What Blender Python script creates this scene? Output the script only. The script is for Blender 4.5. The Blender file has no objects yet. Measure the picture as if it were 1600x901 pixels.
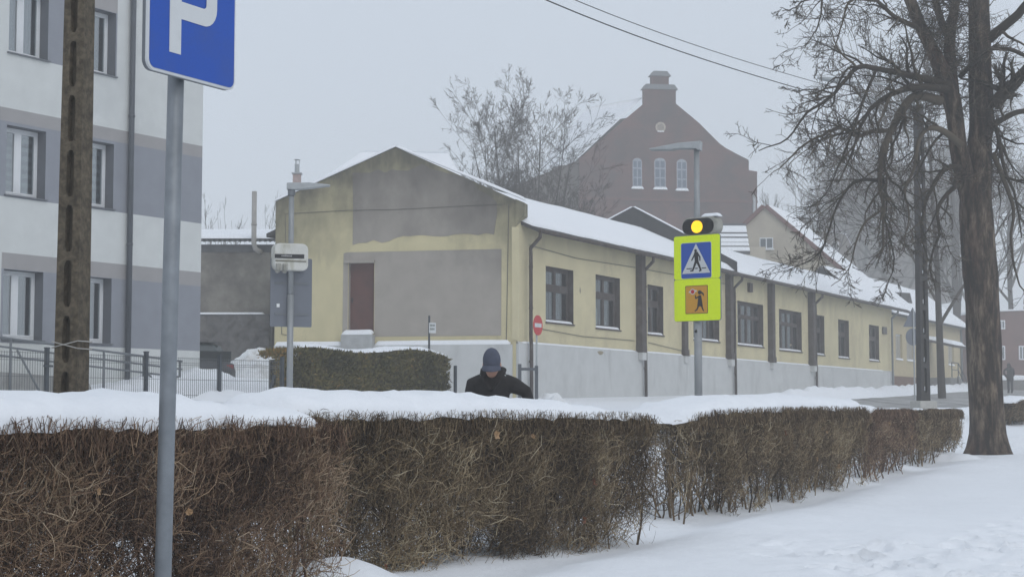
import bpy, bmesh, math, random
import numpy as np
from mathutils import Vector, Matrix

scene = bpy.context.scene
COL = scene.collection
R = math.radians
# ------------------------------------------------------------------ camera
F = 2600.0                      # focal length in pixels of the 1600 px wide photograph
EYE = 1.1
TH = math.atan(185.5 / F)
CT, ST = math.cos(TH), math.sin(TH)
cam_d = bpy.data.cameras.new('camera')
cam_d.sensor_width = 36.0
cam_d.lens = 36.0 * F / 1600.0
cam_d.clip_start = 0.1
cam_d.clip_end = 2000.0
cam = bpy.data.objects.new('camera', cam_d)
cam.location = (0, 0, EYE)
cam.rotation_euler = (R(90) + TH, 0, 0)
COL.objects.link(cam)
scene.camera = cam
# ------------------------------------------------------------------ overcast sky and sun
SUN_EL, SUN_ROT = R(38), R(150)
world = bpy.data.worlds.new('World')
scene.world = world
world.use_nodes = True
wn, wl = world.node_tree.nodes, world.node_tree.links
wn.clear()
w_out = wn.new('ShaderNodeOutputWorld')
w_bg = wn.new('ShaderNodeBackground')
w_sky = wn.new('ShaderNodeTexSky')
w_sky.sky_type = 'NISHITA'
w_sky.sun_disc = False
w_sky.sun_elevation = SUN_EL
w_sky.sun_rotation = SUN_ROT
w_sky.dust_density = 4.0
w_sky.air_density = 1.0
w_bw = wn.new('ShaderNodeRGBToBW')
w_mix = wn.new('ShaderNodeMix')
w_mix.data_type = 'RGBA'
w_mix.inputs['Factor'].default_value = 0.9          # cloud deck over the clear sky
w_mix.inputs['B'].default_value = (6.1, 6.75, 7.65, 1)
wl.new(w_sky.outputs[0], w_mix.inputs['A'])
wl.new(w_mix.outputs['Result'], w_bg.inputs['Color'])
w_bg.inputs['Strength'].default_value = 0.1
wl.new(w_bg.outputs[0], w_out.inputs['Surface'])
sun_d = bpy.data.lights.new('sun', 'SUN')
sun_d.energy = 0.55
sun_d.angle = R(40)
sun_d.color = (1.0, 0.97, 0.93)
sun = bpy.data.objects.new('sun', sun_d)
sd = Vector((math.sin(SUN_ROT) * math.cos(SUN_EL), math.cos(SUN_ROT) * math.cos(SUN_EL), math.sin(SUN_EL)))
sun.rotation_euler = sd.to_track_quat('Z', 'Y').to_euler()
sun.location = (0, -20, 40)
COL.objects.link(sun)
scene.view_settings.view_transform = 'Standard'
scene.view_settings.look = 'None'
scene.view_settings.exposure = 0.13
scene.view_settings.gamma = 1.0
scene.render.engine = 'CYCLES'
scene.cycles.use_denoising = True
scene.cycles.max_bounces = 6
scene.cycles.diffuse_bounces = 3
scene.cycles.glossy_bounces = 2
scene.cycles.transparent_max_bounces = 12
scene.cycles.volume_bounces = 1


# ------------------------------------------------------------------ numbers
def P(px, py, Y):
    """point at depth Y seen at a pixel of the 1600x901 photograph"""
    dx, dy = px - 800, 450.5 - py
    f = F * CT - dy * ST
    return Vector((dx * Y / f, Y, EYE + (F * ST + dy * CT) * Y / f))


def FAC(px, py, o, a):
    """pixel -> (distance along, height) on the vertical plane through o with heading a"""
    q = P(px, py, 1.0)
    dx, dz = q.x, q.z - EYE
    ux, uy = math.cos(a), math.sin(a)
    D = ux - dx * uy
    t = (ux * o[1] - uy * o[0]) / D
    S = (t * dx - o[0]) / ux if abs(ux) > abs(uy) else (t - o[1]) / uy
    return S, EYE + t * dz


def sstep(x, a, b):
    t = np.clip((np.asarray(x, float) - a) / (b - a), 0, 1)
    return t * t * (3 - 2 * t)


def _hash(i, j, s):
    n = (i * 374761393 + j * 668265263 + s * 982451653) & 0x7fffffff
    n = ((n ^ (n >> 13)) * 1274126177) & 0x7fffffff
    return ((n ^ (n >> 16)) & 0xffff) / 65535.0


def vnoise(x, y, seed=0):
    x = np.asarray(x, float); y = np.asarray(y, float)
    xi = np.floor(x).astype(np.int64); yi = np.floor(y).astype(np.int64)
    fx = x - xi; fy = y - yi
    fx = fx * fx * (3 - 2 * fx); fy = fy * fy * (3 - 2 * fy)
    a = _hash(xi, yi, seed); b = _hash(xi + 1, yi, seed)
    c = _hash(xi, yi + 1, seed); d = _hash(xi + 1, yi + 1, seed)
    return (a + (b - a) * fx) * (1 - fy) + (c + (d - c) * fx) * fy


def fbm(x, y, seed=0, o=4):
    s, a, t = 0, 0.5, 0
    for k in range(o):
        s = s + a * vnoise(x * 2 ** k, y * 2 ** k, seed + k * 17)
        t += a; a *= 0.5
    return s / t


HED_A, HED_P = R(67.8), (1.03, 14.4)        # heading of the hedge line and a point on it


def hedge_d(x, y):
    return -math.sin(HED_A) * (x - HED_P[0]) + math.cos(HED_A) * (y - HED_P[1])


def hedge_a(x, y):
    return math.cos(HED_A) * (x - HED_P[0]) + math.sin(HED_A) * (y - HED_P[1])


def HB(x, y):
    """smooth lie of the land"""
    x = np.asarray(x, float); y = np.asarray(y, float)
    d = hedge_d(x, y)
    front = 0.1 * sstep(y, 20, 33) + 0.62 * sstep(y, 36, 46)
    lin = np.clip(-1.23 - 0.03 * x + 0.0306 * y, 0, 1.4)
    plat = 1.0 + lin + 0.45 * sstep(-x, 4, 7.5) * sstep(y, 31, 37)
    k = sstep(y, 15, 35)
    st = 2.0 - 1.5 * k
    wd = 4.0 - 2.0 * k
    rise = sstep((d - st) / wd, 0, 1)
    return front + (plat - front) * rise


ROAD0, ROAD1 = 3.0, 8.6


def HG(x, y):
    """snow surface"""
    x = np.asarray(x, float); y = np.asarray(y, float)
    d = hedge_d(x, y)
    h = HB(x, y)
    near = 1 - sstep(d, -0.3, 0.6)
    h = h + near * (0.10 * (fbm(x * 0.35, y * 0.25, 3) - 0.5) + 0.03 * (fbm(x * 1.6, y * 1.1, 8) - 0.5))
    inroad = sstep(d, ROAD0 - 0.2, ROAD0 + 0.2) * (1 - sstep(d, ROAD1 - 0.2, ROAD1 + 0.2))
    far_b = np.exp(-((d - ROAD1 - 0.7) / 0.55) ** 2) * (0.16 + 0.5 * fbm(x * 1.1, y * 0.9, 21)) * (.12 + .88 * sstep(y, 50, 66))
    near_b = np.exp(-((d - ROAD0 + 0.5) / 0.4) ** 2) * (0.02 + 0.10 * fbm(x * 1.1, y * 0.9, 27))
    h = h - 0.08 * inroad + (far_b + near_b) * sstep(y, 24, 30) * (1 - sstep(y, 150, 200))
    # wind hollow at the foot of the hedge, drift beside it
    h = h - 0.07 * np.exp(-((d + 0.05) / 0.35) ** 2) * sstep(y, 9, 11) * (1 - sstep(y, 30, 33))
    h = h + 0.05 * np.exp(-((d + 0.9) / 0.5) ** 2) * fbm(x * 0.8, y * 0.6, 31)
    h = h + .17 * np.exp(-((x + 1.08) / .38) ** 2 - ((y - 10.55) / .42) ** 2)
    return h


# ------------------------------------------------------------------ materials
def nodes_of(name):
    m = bpy.data.materials.new(name)
    m.use_nodes = True
    nt = m.node_tree
    nt.nodes.clear()
    out = nt.nodes.new('ShaderNodeOutputMaterial')
    b = nt.nodes.new('ShaderNodeBsdfPrincipled')
    nt.links.new(b.outputs[0], out.inputs['Surface'])
    return m, nt, b


def noise(nt, scale, detail=4, rough=0.6, stretch=None, src='Object', seed=None):
    tc = nt.nodes.new('ShaderNodeTexCoord')
    n = nt.nodes.new('ShaderNodeTexNoise')
    n.inputs['Scale'].default_value = scale
    n.inputs['Detail'].default_value = detail
    n.inputs['Roughness'].default_value = rough
    mp = nt.nodes.new('ShaderNodeMapping')
    if stretch: mp.inputs['Scale'].default_value = stretch
    if seed: mp.inputs['Location'].default_value = (seed, seed * 1.7, seed * 0.6)
    nt.links.new(tc.outputs[src], mp.inputs['Vector'])
    nt.links.new(mp.outputs[0], n.inputs['Vector'])
    return n.outputs['Fac']


def ramp(nt, fac, stops):
    r = nt.nodes.new('ShaderNodeValToRGB')
    el = r.color_ramp.elements
    while len(el) < len(stops): el.new(0.5)
    for e, (p, c) in zip(el, stops):
        e.position = p
        e.color = (*c, 1) if len(c) == 3 else c
    nt.links.new(fac, r.inputs[0])
    return r.outputs[0]


def mixc(nt, fac, a, b, mode='MIX'):
    m = nt.nodes.new('ShaderNodeMix')
    m.data_type = 'RGBA'
    m.blend_type = mode
    for s, v in ((m.inputs['Factor'], fac), (m.inputs['A'], a), (m.inputs['B'], b)):
        if isinstance(v, (int, float)): s.default_value = v
        elif isinstance(v, tuple): s.default_value = (*v, 1)
        else: nt.links.new(v, s)
    return m.outputs['Result']


def bump(nt, b, h, strength=0.3, dist=0.02):
    n = nt.nodes.new('ShaderNodeBump')
    n.inputs['Strength'].default_value = strength
    n.inputs['Distance'].default_value = dist
    nt.links.new(h, n.inputs['Height'])
    nt.links.new(n.outputs[0], b.inputs['Normal'])


def sc(c, k): return tuple(min(1, v * k) for v in c)


MATS = {}


def mat(name, col, rough=0.7, var=0.18, scale=6, bmp=0.0, bscale=60, metal=0.0, spec=0.3, dirt=None, dscale=1.5, dlo=0.5, dhi=0.7, dstretch=None):
    if name in MATS: return MATS[name]
    m, nt, b = nodes_of(name)
    c = ramp(nt, noise(nt, scale, 5), [(0.3, sc(col, 1 - var)), (0.7, sc(col, 1 + var))])
    if dirt:
        f = ramp(nt, noise(nt, dscale, 6, 0.65, dstretch, seed=3.1), [(dlo, (0, 0, 0)), (dhi, (1, 1, 1))])
        c = mixc(nt, f, c, dirt)
    nt.links.new(c, b.inputs['Base Color'])
    b.inputs['Roughness'].default_value = rough
    b.inputs['Metallic'].default_value = metal
    b.inputs['Specular IOR Level'].default_value = spec
    if bmp: bump(nt, b, noise(nt, bscale, 6, 0.7), bmp, 0.01)
    MATS[name] = m
    return m


def glass(name, tint=(0.75, 0.8, 0.82), refl=0.22):
    if name in MATS: return MATS[name]
    m, nt, b = nodes_of(name)
    nt.nodes.remove(b)
    out = [n for n in nt.nodes if n.type == 'OUTPUT_MATERIAL'][0]
    tr = nt.nodes.new('ShaderNodeBsdfTransparent'); tr.inputs[0].default_value = (*tint, 1)
    gl = nt.nodes.new('ShaderNodeBsdfGlossy'); gl.inputs[0].default_value = (0.9, 0.93, 0.95, 1)
    gl.inputs['Roughness'].default_value = 0.04
    mx = nt.nodes.new('ShaderNodeMixShader'); mx.inputs[0].default_value = refl
    nt.links.new(tr.outputs[0], mx.inputs[1]); nt.links.new(gl.outputs[0], mx.inputs[2])
    nt.links.new(mx.outputs[0], out.inputs['Surface'])
    MATS[name] = m
    return m


def tint_mat(name, stops, rough=0.85, bmp=0):
    if name in MATS: return MATS[name]
    m, nt, b = nodes_of(name)
    at = nt.nodes.new('ShaderNodeAttribute'); at.attribute_name = 'tint'
    nt.links.new(ramp(nt, at.outputs['Fac'], stops), b.inputs['Base Color'])
    b.inputs['Roughness'].default_value = rough
    b.inputs['Specular IOR Level'].default_value = 0.15
    MATS[name] = m
    return m


def snow_mat(name, col=(0.86, 0.885, 0.92), dirty=None, bs=0.35, bscale=9):
    m, nt, b = nodes_of(name)
    c = ramp(nt, noise(nt, 1.3, 5), [(0.3, sc(col, 0.965)), (0.7, col)])
    if dirty:
        f = ramp(nt, noise(nt, 2.3, 7, 0.7, seed=4.0), [(0.45, (0, 0, 0)), (0.72, (1, 1, 1))])
        c = mixc(nt, f, c, dirty)
    nt.links.new(c, b.inputs['Base Color'])
    b.inputs['Roughness'].default_value = 0.75
    b.inputs['Specular IOR Level'].default_value = 0.2
    b.inputs['Subsurface Weight'].default_value = 0.0
    bump(nt, b, noise(nt, bscale, 7, 0.6), bs, 0.05)
    return m


SNOW = snow_mat('snow')
SNOW_D = snow_mat('snow_dirty', (0.78, 0.80, 0.82), (0.50, 0.49, 0.47), 0.6, 6)
SNOW_ROOF = snow_mat('snow_roof', (0.87, 0.89, 0.92), None, 0.2, 5)
GALV = mat('galvanised', (0.36, 0.38, 0.40), 0.45, 0.12, 14, 0.05, 90, 0.65)
GALV_P = mat('galvanised_dull', (0.40, 0.42, 0.43), 0.6, 0.1, 10, 0, 60, 0.3)
DARKMETAL = mat('dark_metal', (0.045, 0.055, 0.065), 0.5, 0.2, 8)
GREYMETAL = mat('grey_metal', (0.16, 0.175, 0.19), 0.5, 0.12, 6)
WHITEP = mat('white_paint', (0.78, 0.79, 0.79), 0.4, 0.03, 5)
BLACK = mat('black', (0.02, 0.02, 0.022), 0.5, 0.2, 8)


# ------------------------------------------------------------------ mesh helpers
class MB:
    def __init__(self):
        self.v, self.f, self.m = [], [], []

    def add(self, vs, fs, mi=0):
        o = len(self.v)
        self.v += [tuple(v) for v in vs]
        for f in fs:
            self.f.append(tuple(o + i for i in f)); self.m.append(mi)
        return self

    def box(self, x0, x1, y0, y1, z0, z1, mi=0):
        vs = [(x, y, z) for z in (z0, z1) for y in (y0, y1) for x in (x0, x1)]
        return self.add(vs, [(0, 2, 3, 1), (4, 5, 7, 6), (0, 1, 5, 4), (2, 6, 7, 3), (0, 4, 6, 2), (1, 3, 7, 5)], mi)

    def quad(self, a, b, c, d, mi=0): return self.add([a, b, c, d], [(0, 1, 2, 3)], mi)

    def prism(self, poly, y0, y1, mi=0):
        """poly of (x,z) counter-clockwise seen from the front (-y)"""
        n = len(poly)
        vs = [(p[0], y0, p[1]) for p in poly] + [(p[0], y1, p[1]) for p in poly]
        fs = [tuple(range(n)), tuple(range(2 * n - 1, n - 1, -1))]
        fs += [(i, i + n, (i + 1) % n + n, (i + 1) % n) for i in range(n)]
        return self.add(vs, fs, mi)

    def slab(self, a, b, c, d, t, mi=0):
        """four corners (counter-clockwise from above) thickened downwards by t"""
        vs = [Vector(p) for p in (a, b, c, d)]
        lo = [v - Vector((0, 0, t)) for v in vs]
        return self.add(vs + lo, [(0, 1, 2, 3), (7, 6, 5, 4)] + [(i, i + 4, (i + 1) % 4 + 4, (i + 1) % 4) for i in range(4)], mi)

    def tube(self, pts, r, n=8, mi=0, cap=True):
        pts = [Vector(p) for p in pts]
        rs = r if isinstance(r, (list, tuple)) else [r] * len(pts)
        vs = []
        ref = None
        for i, p in enumerate(pts):
            t = (pts[min(i + 1, len(pts) - 1)] - pts[max(i - 1, 0)]).normalized()
            if ref is None:
                ref = Vector((0, 0, 1)) if abs(t.z) < 0.9 else Vector((1, 0, 0))
            u = t.cross(ref).normalized(); w = t.cross(u).normalized()
            ref = -w
            rr = rs[i] if isinstance(rs[i], (list, tuple)) else (rs[i], rs[i])
            for k in range(n):
                a = 2 * math.pi * k / n
                vs.append(p + u * math.cos(a) * rr[0] + w * math.sin(a) * rr[1])
        fs = []
        for i in range(len(pts) - 1):
            for k in range(n):
                k2 = (k + 1) % n
                fs.append((i * n + k, i * n + k2, (i + 1) * n + k2, (i + 1) * n + k))
        if cap:
            fs.append(tuple(range(n - 1, -1, -1)))
            fs.append(tuple((len(pts) - 1) * n + k for k in range(n)))
        return self.add(vs, fs, mi)

    def loft(self, rings, n=18, mi=0):
        """rings of (cx,cy,cz,rx,ry) stacked upwards"""
        vs, fs = [], []
        for (cx, cy, cz, rx, ry) in rings:
            for k in range(n):
                a = 2 * math.pi * k / n
                vs.append((cx + rx * math.cos(a), cy + ry * math.sin(a), cz))
        for i in range(len(rings) - 1):
            for k in range(n):
                k2 = (k + 1) % n
                fs.append((i * n + k, i * n + k2, (i + 1) * n + k2, (i + 1) * n + k))
        fs.append(tuple(range(n - 1, -1, -1))); fs.append(tuple((len(rings) - 1) * n + k for k in range(n)))
        return self.add(vs, fs, mi)

    def ball(self, c, rx, ry, rz, n=12, m=8, mi=0, rot=None):
        vs, fs = [], []
        for i in range(m + 1):
            p = math.pi * i / m
            for k in range(n):
                a = 2 * math.pi * k / n
                q = Vector((rx * math.sin(p) * math.cos(a), ry * math.sin(p) * math.sin(a), -rz * math.cos(p)))
                if rot: q = rot @ q
                vs.append(Vector(c) + q)
        for i in range(m):
            for k in range(n):
                k2 = (k + 1) % n
                fs.append((i * n + k, i * n + k2, (i + 1) * n + k2, (i + 1) * n + k))
        return self.add(vs, fs, mi)

    def build(self, name, mats, parent=None, smooth=False, dz=0.0, bevel=0.0):
        me = bpy.data.meshes.new(name)
        me.from_pydata([(v[0], v[1], v[2] + dz) for v in self.v], [], self.f)
        for m in (mats if isinstance(mats, (list, tuple)) else [mats]): me.materials.append(m)
        me.polygons.foreach_set('material_index', self.m)
        if smooth: me.polygons.foreach_set('use_smooth', [True] * len(self.f))
        me.update()
        o = bpy.data.objects.new(name, me)
        COL.objects.link(o)
        if parent: o.parent = parent
        if bevel:
            bv = o.modifiers.new('bevel', 'BEVEL'); bv.width = bevel; bv.segments = 2; bv.limit_method = 'ANGLE'
        return o


def mesh_np(name, V, Fc, mat_, parent=None, tint=None, smooth=False):
    me = bpy.data.meshes.new(name)
    k = Fc.shape[1]
    me.vertices.add(len(V)); me.vertices.foreach_set('co', V.astype(np.float32).ravel())
    me.loops.add(Fc.size); me.loops.foreach_set('vertex_index', Fc.astype(np.int32).ravel())
    me.polygons.add(len(Fc))
    me.polygons.foreach_set('loop_start', np.arange(0, Fc.size, k, dtype=np.int32))
    me.polygons.foreach_set('loop_total', np.full(len(Fc), k, dtype=np.int32))
    if smooth: me.polygons.foreach_set('use_smooth', np.ones(len(Fc), dtype=bool))
    me.materials.append(mat_)
    if tint is not None:
        at = me.attributes.new('tint', 'FLOAT', 'POINT'); at.data.foreach_set('value', tint.astype(np.float32))
    me.update(calc_edges=True)
    o = bpy.data.objects.new(name, me)
    COL.objects.link(o)
    if parent: o.parent = parent
    return o


def tubes_np(Pt, Rd, sides=3, rng=None):
    """Pt (N,K,3), Rd (N,K) -> verts, quads"""
    N, K, _ = Pt.shape
    T = np.empty_like(Pt)
    T[:, 1:-1] = Pt[:, 2:] - Pt[:, :-2]; T[:, 0] = Pt[:, 1] - Pt[:, 0]; T[:, -1] = Pt[:, -1] - Pt[:, -2]
    T /= np.linalg.norm(T, axis=2, keepdims=True) + 1e-9
    ref = np.tile(np.array([0.31, 0.42, 0.15]), (N, 1))[:, None, :]
    U = np.cross(T, np.broadcast_to(ref, T.shape)); U /= np.linalg.norm(U, axis=2, keepdims=True) + 1e-9
    W = np.cross(T, U)
    a = np.arange(sides) * 2 * np.pi / sides
    V = Pt[:, :, None, :] + Rd[:, :, None, None] * (np.cos(a)[None, None, :, None] * U[:, :, None, :] + np.sin(a)[None, None, :, None] * W[:, :, None, :])
    idx = np.arange(N * K * sides).reshape(N, K, sides)
    i0 = idx[:, :-1, :]; i1 = idx[:, 1:, :]
    q = np.stack([i0, np.roll(i0, -1, 2), np.roll(i1, -1, 2), i1], -1).reshape(-1, 4)
    return V.reshape(-1, 3), q


def thing(name, label, cat, loc=(0, 0, 0), rz=0.0, group=None):
    o = bpy.data.objects.new(name, None)
    COL.objects.link(o)
    o.location = loc; o.rotation_euler = (0, 0, rz)
    o['label'] = label; o['category'] = cat
    if group: o['group'] = group
    return o


def tag(o, label=None, cat=None, group=None, kind=None):
    if label: o['label'] = label
    if cat: o['category'] = cat
    if group: o['group'] = group
    if kind: o['kind'] = kind
    return o


def copy_thing(src, loc, rz, label, group=None):
    r = src.copy(); COL.objects.link(r)
    r.location = loc; r.rotation_euler = (0, 0, rz); r['label'] = label
    if group: r['group'] = group
    for ch in list(src.children):
        c = ch.copy(); COL.objects.link(c); c.parent = r
        for g in ch.children:
            d = g.copy(); COL.objects.link(d); d.parent = c
    return r


def cells(mb, x0, x1, z0, z1, ops, y=0.0, mi=0, rev=0.3, rmi=0, mfn=None, xc=(), zc=()):
    """wall face at y with rectangular openings (xa,xb,za,zb) and their reveals"""
    xs = sorted({x0, x1, *[v for o in ops for v in o[:2]], *xc}); zs = sorted({z0, z1, *[v for o in ops for v in o[2:4]], *zc})
    xs = [x for x in xs if x0 - 1e-6 <= x <= x1 + 1e-6]; zs = [z for z in zs if z0 - 1e-6 <= z <= z1 + 1e-6]
    for i in range(len(xs) - 1):
        for j in range(len(zs) - 1):
            cx, cz = (xs[i] + xs[i + 1]) / 2, (zs[j] + zs[j + 1]) / 2
            if any(o[0] < cx < o[1] and o[2] < cz < o[3] for o in ops): continue
            mb.quad((xs[i], y, zs[j]), (xs[i + 1], y, zs[j]), (xs[i + 1], y, zs[j + 1]), (xs[i], y, zs[j + 1]), mfn(cx, cz) if mfn else mi)
    for (a, b, c, d) in ops:
        mb.quad((a, y, c), (a, y, d), (a, y + rev, d), (a, y + rev, c), rmi)
        mb.quad((b, y, d), (b, y, c), (b, y + rev, c), (b, y + rev, d), rmi)
        mb.quad((a, y, d), (b, y, d), (b, y + rev, d), (a, y + rev, d), rmi)
        mb.quad((b, y, c), (a, y, c), (a, y + rev, c), (b, y + rev, c), rmi)


def snow_slab(name, parent, quad_pts, t, mat_=None, nu=40, nv=8, seed=0, amp=0.05, dz=0.0, ragged=0.0):
    """soft snow layer over a quad a,b,c,d (a-b is the lower edge), thickness t"""
    a, b, c, d = [np.array(q, float) for q in quad_pts]
    u = np.linspace(0, 1, nu); v = np.linspace(0, 1, nv)
    U, Vv = np.meshgrid(u, v)
    base = (a * (1 - U[..., None]) + b * U[..., None]) * (1 - Vv[..., None]) + (d * (1 - U[..., None]) + c * U[..., None]) * Vv[..., None]
    L = np.linalg.norm(b - a); Wd = np.linalg.norm(d - a)
    if ragged:
        e = (d - a)[None, None, :] / Wd
        base = base + e * (ragged * (fbm(U * L * 0.9, U * 0, seed + 5) - 0.2) * (1 - Vv))[..., None]
    edge = np.minimum(np.minimum(U * L, (1 - U) * L), np.minimum(Vv * Wd, (1 - Vv) * Wd))
    th = t * np.sqrt(np.clip(edge / (t * 0.8), 0, 1)) * (0.85 + 0.3 * fbm(U * L * 0.6, Vv * Wd * 0.6, seed)) + amp * (fbm(U * L * 0.5, Vv * Wd * 0.5, seed + 3) - 0.5) * np.clip(edge / 0.5, 0, 1)
    top = base.copy(); top[..., 2] += np.maximum(th, 0.004) + dz
    bot = base.copy(); bot[..., 2] += dz
    V = np.concatenate([top.reshape(-1, 3), bot.reshape(-1, 3)])
    n = nu * nv
    q = []
    I = np.arange(n).reshape(nv, nu)
    q.append(np.stack([I[:-1, :-1], I[:-1, 1:], I[1:, 1:], I[1:, :-1]], -1).reshape(-1, 4))
    q.append(np.stack([I[:-1, :-1], I[1:, :-1], I[1:, 1:], I[:-1, 1:]], -1).reshape(-1, 4) + n)
    per = np.concatenate([I[0, :], I[1:, -1], I[-1, -2::-1], I[-2:0:-1, 0]])
    nx = np.roll(per, -1)
    q.append(np.stack([per + n, nx + n, nx, per], -1))
    return mesh_np(name, V, np.concatenate(q), mat_ or SNOW_ROOF, parent, smooth=True)


# ------------------------------------------------------------------ the ground
def lines(*segs):
    out = []
    for (a, b, st) in segs:
        n = max(1, int(round((b - a) / st)))
        out += list(np.linspace(a, b, n, endpoint=False))
    out.append(segs[-1][1])
    return np.array(out)


gx = lines((-400, -60, 20), (-60, -20, 2), (-20, -6, 0.5), (-6, -1.6, 0.2), (-1.6, 5.6, 0.045), (5.6, 16, 0.12), (16, 40, 0.35), (40, 80, 2), (80, 400, 20))
gy = lines((-400, -40, 20), (-40, 6, 1.5), (6, 10, 0.2), (10, 17, 0.045), (17, 46, 0.13), (46, 75, 0.3), (75, 130, 0.8), (130, 200, 4), (200, 405, 20))
GX, GY = np.meshgrid(gx, gy)
GZ = HG(GX, GY)
rs = np.random.RandomState(5)
tracks = []
for (xa, ya, xb, yb) in ((1.6, 9.2, 6.5, 19.0), (2.3, 9.0, 6.9, 17.0), (2.9, 8.8, 7.4, 16.0), (2.0, 10.0, 4.6, 12.5), (3.4, 9.5, 4.4, 14.0)):
    L = math.hypot(xb - xa, yb - ya); n = int(L / 0.36)
    for k in range(n):
        t = (k + rs.uniform(-.2, .2)) / n
        s = 0.13 if k % 2 else -0.13
        tracks.append((xa + (xb - xa) * t + s * (yb - ya) / L + rs.uniform(-.07, .07), ya + (yb - ya) * t - s * (xb - xa) / L + rs.uniform(-.07, .07), math.atan2(yb - ya, xb - xa) + rs.uniform(-.25, .25), rs.uniform(0.45, 1.0)))
for k in range(46):
    tracks.append((rs.uniform(1.9, 4.6), rs.uniform(10.3, 13.4), rs.uniform(0, 6.3), rs.uniform(0.35, 0.9)))
for (tx, ty, ta, td) in tracks:
    ix = slice(*np.searchsorted(gx, (tx - 0.5, tx + 0.5))); iy = slice(*np.searchsorted(gy, (ty - 0.5, ty + 0.5)))
    X, Y = GX[iy, ix] - tx, GY[iy, ix] - ty
    A = (X * math.cos(ta) + Y * math.sin(ta)) / 0.15; B = (-X * math.sin(ta) + Y * math.cos(ta)) / 0.075
    r2 = A * A + B * B
    GZ[iy, ix] += td * (-0.105 * np.exp(-r2 ** 1.6) + 0.034 * np.exp(-(np.sqrt(r2) - 1.45) ** 2 / 0.12))
fine = (GX > -1.7) & (GX < 9) & (GY > 9.5) & (GY < 30)
GZ += np.where(fine & (hedge_d(GX, GY) < 0.4), 0.014 * (fbm(GX * 5, GY * 4, 60) - 0.5) + 0.03 * np.clip(fbm(GX * 0.9 + 4, GY * 0.7, 71) - 0.5, 0, 1), 0)
nxv, nyv = len(gx), len(gy)
tr_ = sstep(GX, 1.4, 2.6) * (1 - sstep(GY, 13.0, 15.0)) * fine
GZ += tr_ * (.085 * (fbm(GX * 3.1, GY * 2.6, 81) - .5) + .035 * (fbm(GX * 9, GY * 8, 83, 3) - .5))
I = np.arange(nxv * nyv).reshape(nyv, nxv)
gq = np.stack([I[:-1, :-1], I[:-1, 1:], I[1:, 1:], I[1:, :-1]], -1).reshape(-1, 4)
ground = mesh_np('ground', np.stack([GX, GY, GZ], -1).reshape(-1, 3), gq, SNOW, smooth=True)
tag(ground, kind='structure')

# the slushy road behind the hedge
mr, nt, b = nodes_of('road_slush')
c = ramp(nt, noise(nt, 0.9, 6, 0.65, (1, 1, 1)), [(0.3, (0.19, 0.185, 0.18)), (0.5, (0.30, 0.295, 0.285)), (0.72, (0.5, 0.5, 0.5))])
tc = nt.nodes.new('ShaderNodeTexCoord'); mp = nt.nodes.new('ShaderNodeMapping')
mp.inputs['Rotation'].default_value = (0, 0, R(90) - HED_A); mp.inputs['Scale'].default_value = (1.1, 0.05, 1)
n2 = nt.nodes.new('ShaderNodeTexNoise'); n2.inputs['Scale'].default_value = 1.6; n2.inputs['Detail'].default_value = 5
nt.links.new(tc.outputs['Object'], mp.inputs['Vector']); nt.links.new(mp.outputs[0], n2.inputs['Vector'])
c = mixc(nt, ramp(nt, n2.outputs['Fac'], [(0.45, (0, 0, 0)), (0.62, (1, 1, 1))]), c, (0.17, 0.165, 0.16))
nt.links.new(c, b.inputs['Base Color']); b.inputs['Roughness'].default_value = 0.55
bump(nt, b, noise(nt, 7, 6, 0.7), 0.5, 0.04)
ra = np.concatenate([np.linspace(-120, 5, 90), np.linspace(6, 60, 180), np.linspace(60.5, 230, 140)]); rd = np.linspace(ROAD0 - 0.15, ROAD1 + 0.15, 42)
RA, RD = np.meshgrid(ra, rd)
RX = HED_P[0] + math.cos(HED_A) * RA - math.sin(HED_A) * RD
RY = HED_P[1] + math.sin(HED_A) * RA + math.cos(HED_A) * RD
RZ = HB(RX, RY) - 0.02 + 0.05 * (fbm(RX * 1.2, RY * 0.8, 90) - 0.5) + 0.03 * (fbm(RD * 1.7, RA * 0.1, 93) - 0.5)
I = np.arange(RA.size).reshape(RA.shape)
rq = np.stack([I[:-1, :-1], I[:-1, 1:], I[1:, 1:], I[1:, :-1]], -1).reshape(-1, 4)
road = mesh_np('road', np.stack([RX, RY, RZ], -1).reshape(-1, 3), rq[:, ::-1], mr, smooth=True)
tag(road, kind='structure')


def pile(label, x, y, rx, ry, h, seed, mat_=SNOW_D, rz=0.0, chunk=0.5):
    n, m = 70, 44
    U, W = np.meshgrid(np.linspace(-1, 1, n), np.linspace(-1, 1, m))
    r = np.sqrt(U ** 2 + W ** 2)
    prof = np.clip(1 - r ** 1.6, -1.2, 1)
    z = h * np.where(prof < 0, prof * 1.5, prof) * (0.55 + 0.9 * fbm(U * rx * 1.6, W * ry * 1.6, seed)) + chunk * h * np.clip(prof, 0, 1) ** 0.5 * (fbm(U * rx * 5 + 9, W * ry * 5, seed + 9, 3) - 0.5)
    X = U * rx; Yy = W * ry
    WX = x + X * math.cos(rz) - Yy * math.sin(rz); WY = y + X * math.sin(rz) + Yy * math.cos(rz)
    z = z + HG(WX, WY) - float(HG(x, y))          # the pile lies on the sloping ground
    V = np.stack([X, Yy, z], -1).reshape(-1, 3)
    I = np.arange(n * m).reshape(m, n)
    q = np.stack([I[:-1, :-1], I[:-1, 1:], I[1:, 1:], I[1:, :-1]], -1).reshape(-1, 4)
    o = mesh_np('snow_pile', V, q, mat_, smooth=False)
    o.location = (x, y, float(HG(x, y)) - 0.07); o.rotation_euler = (0, 0, rz)
    tag(o, label, 'snow pile', 'ploughed snow piles', 'stuff')
    return o


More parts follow.
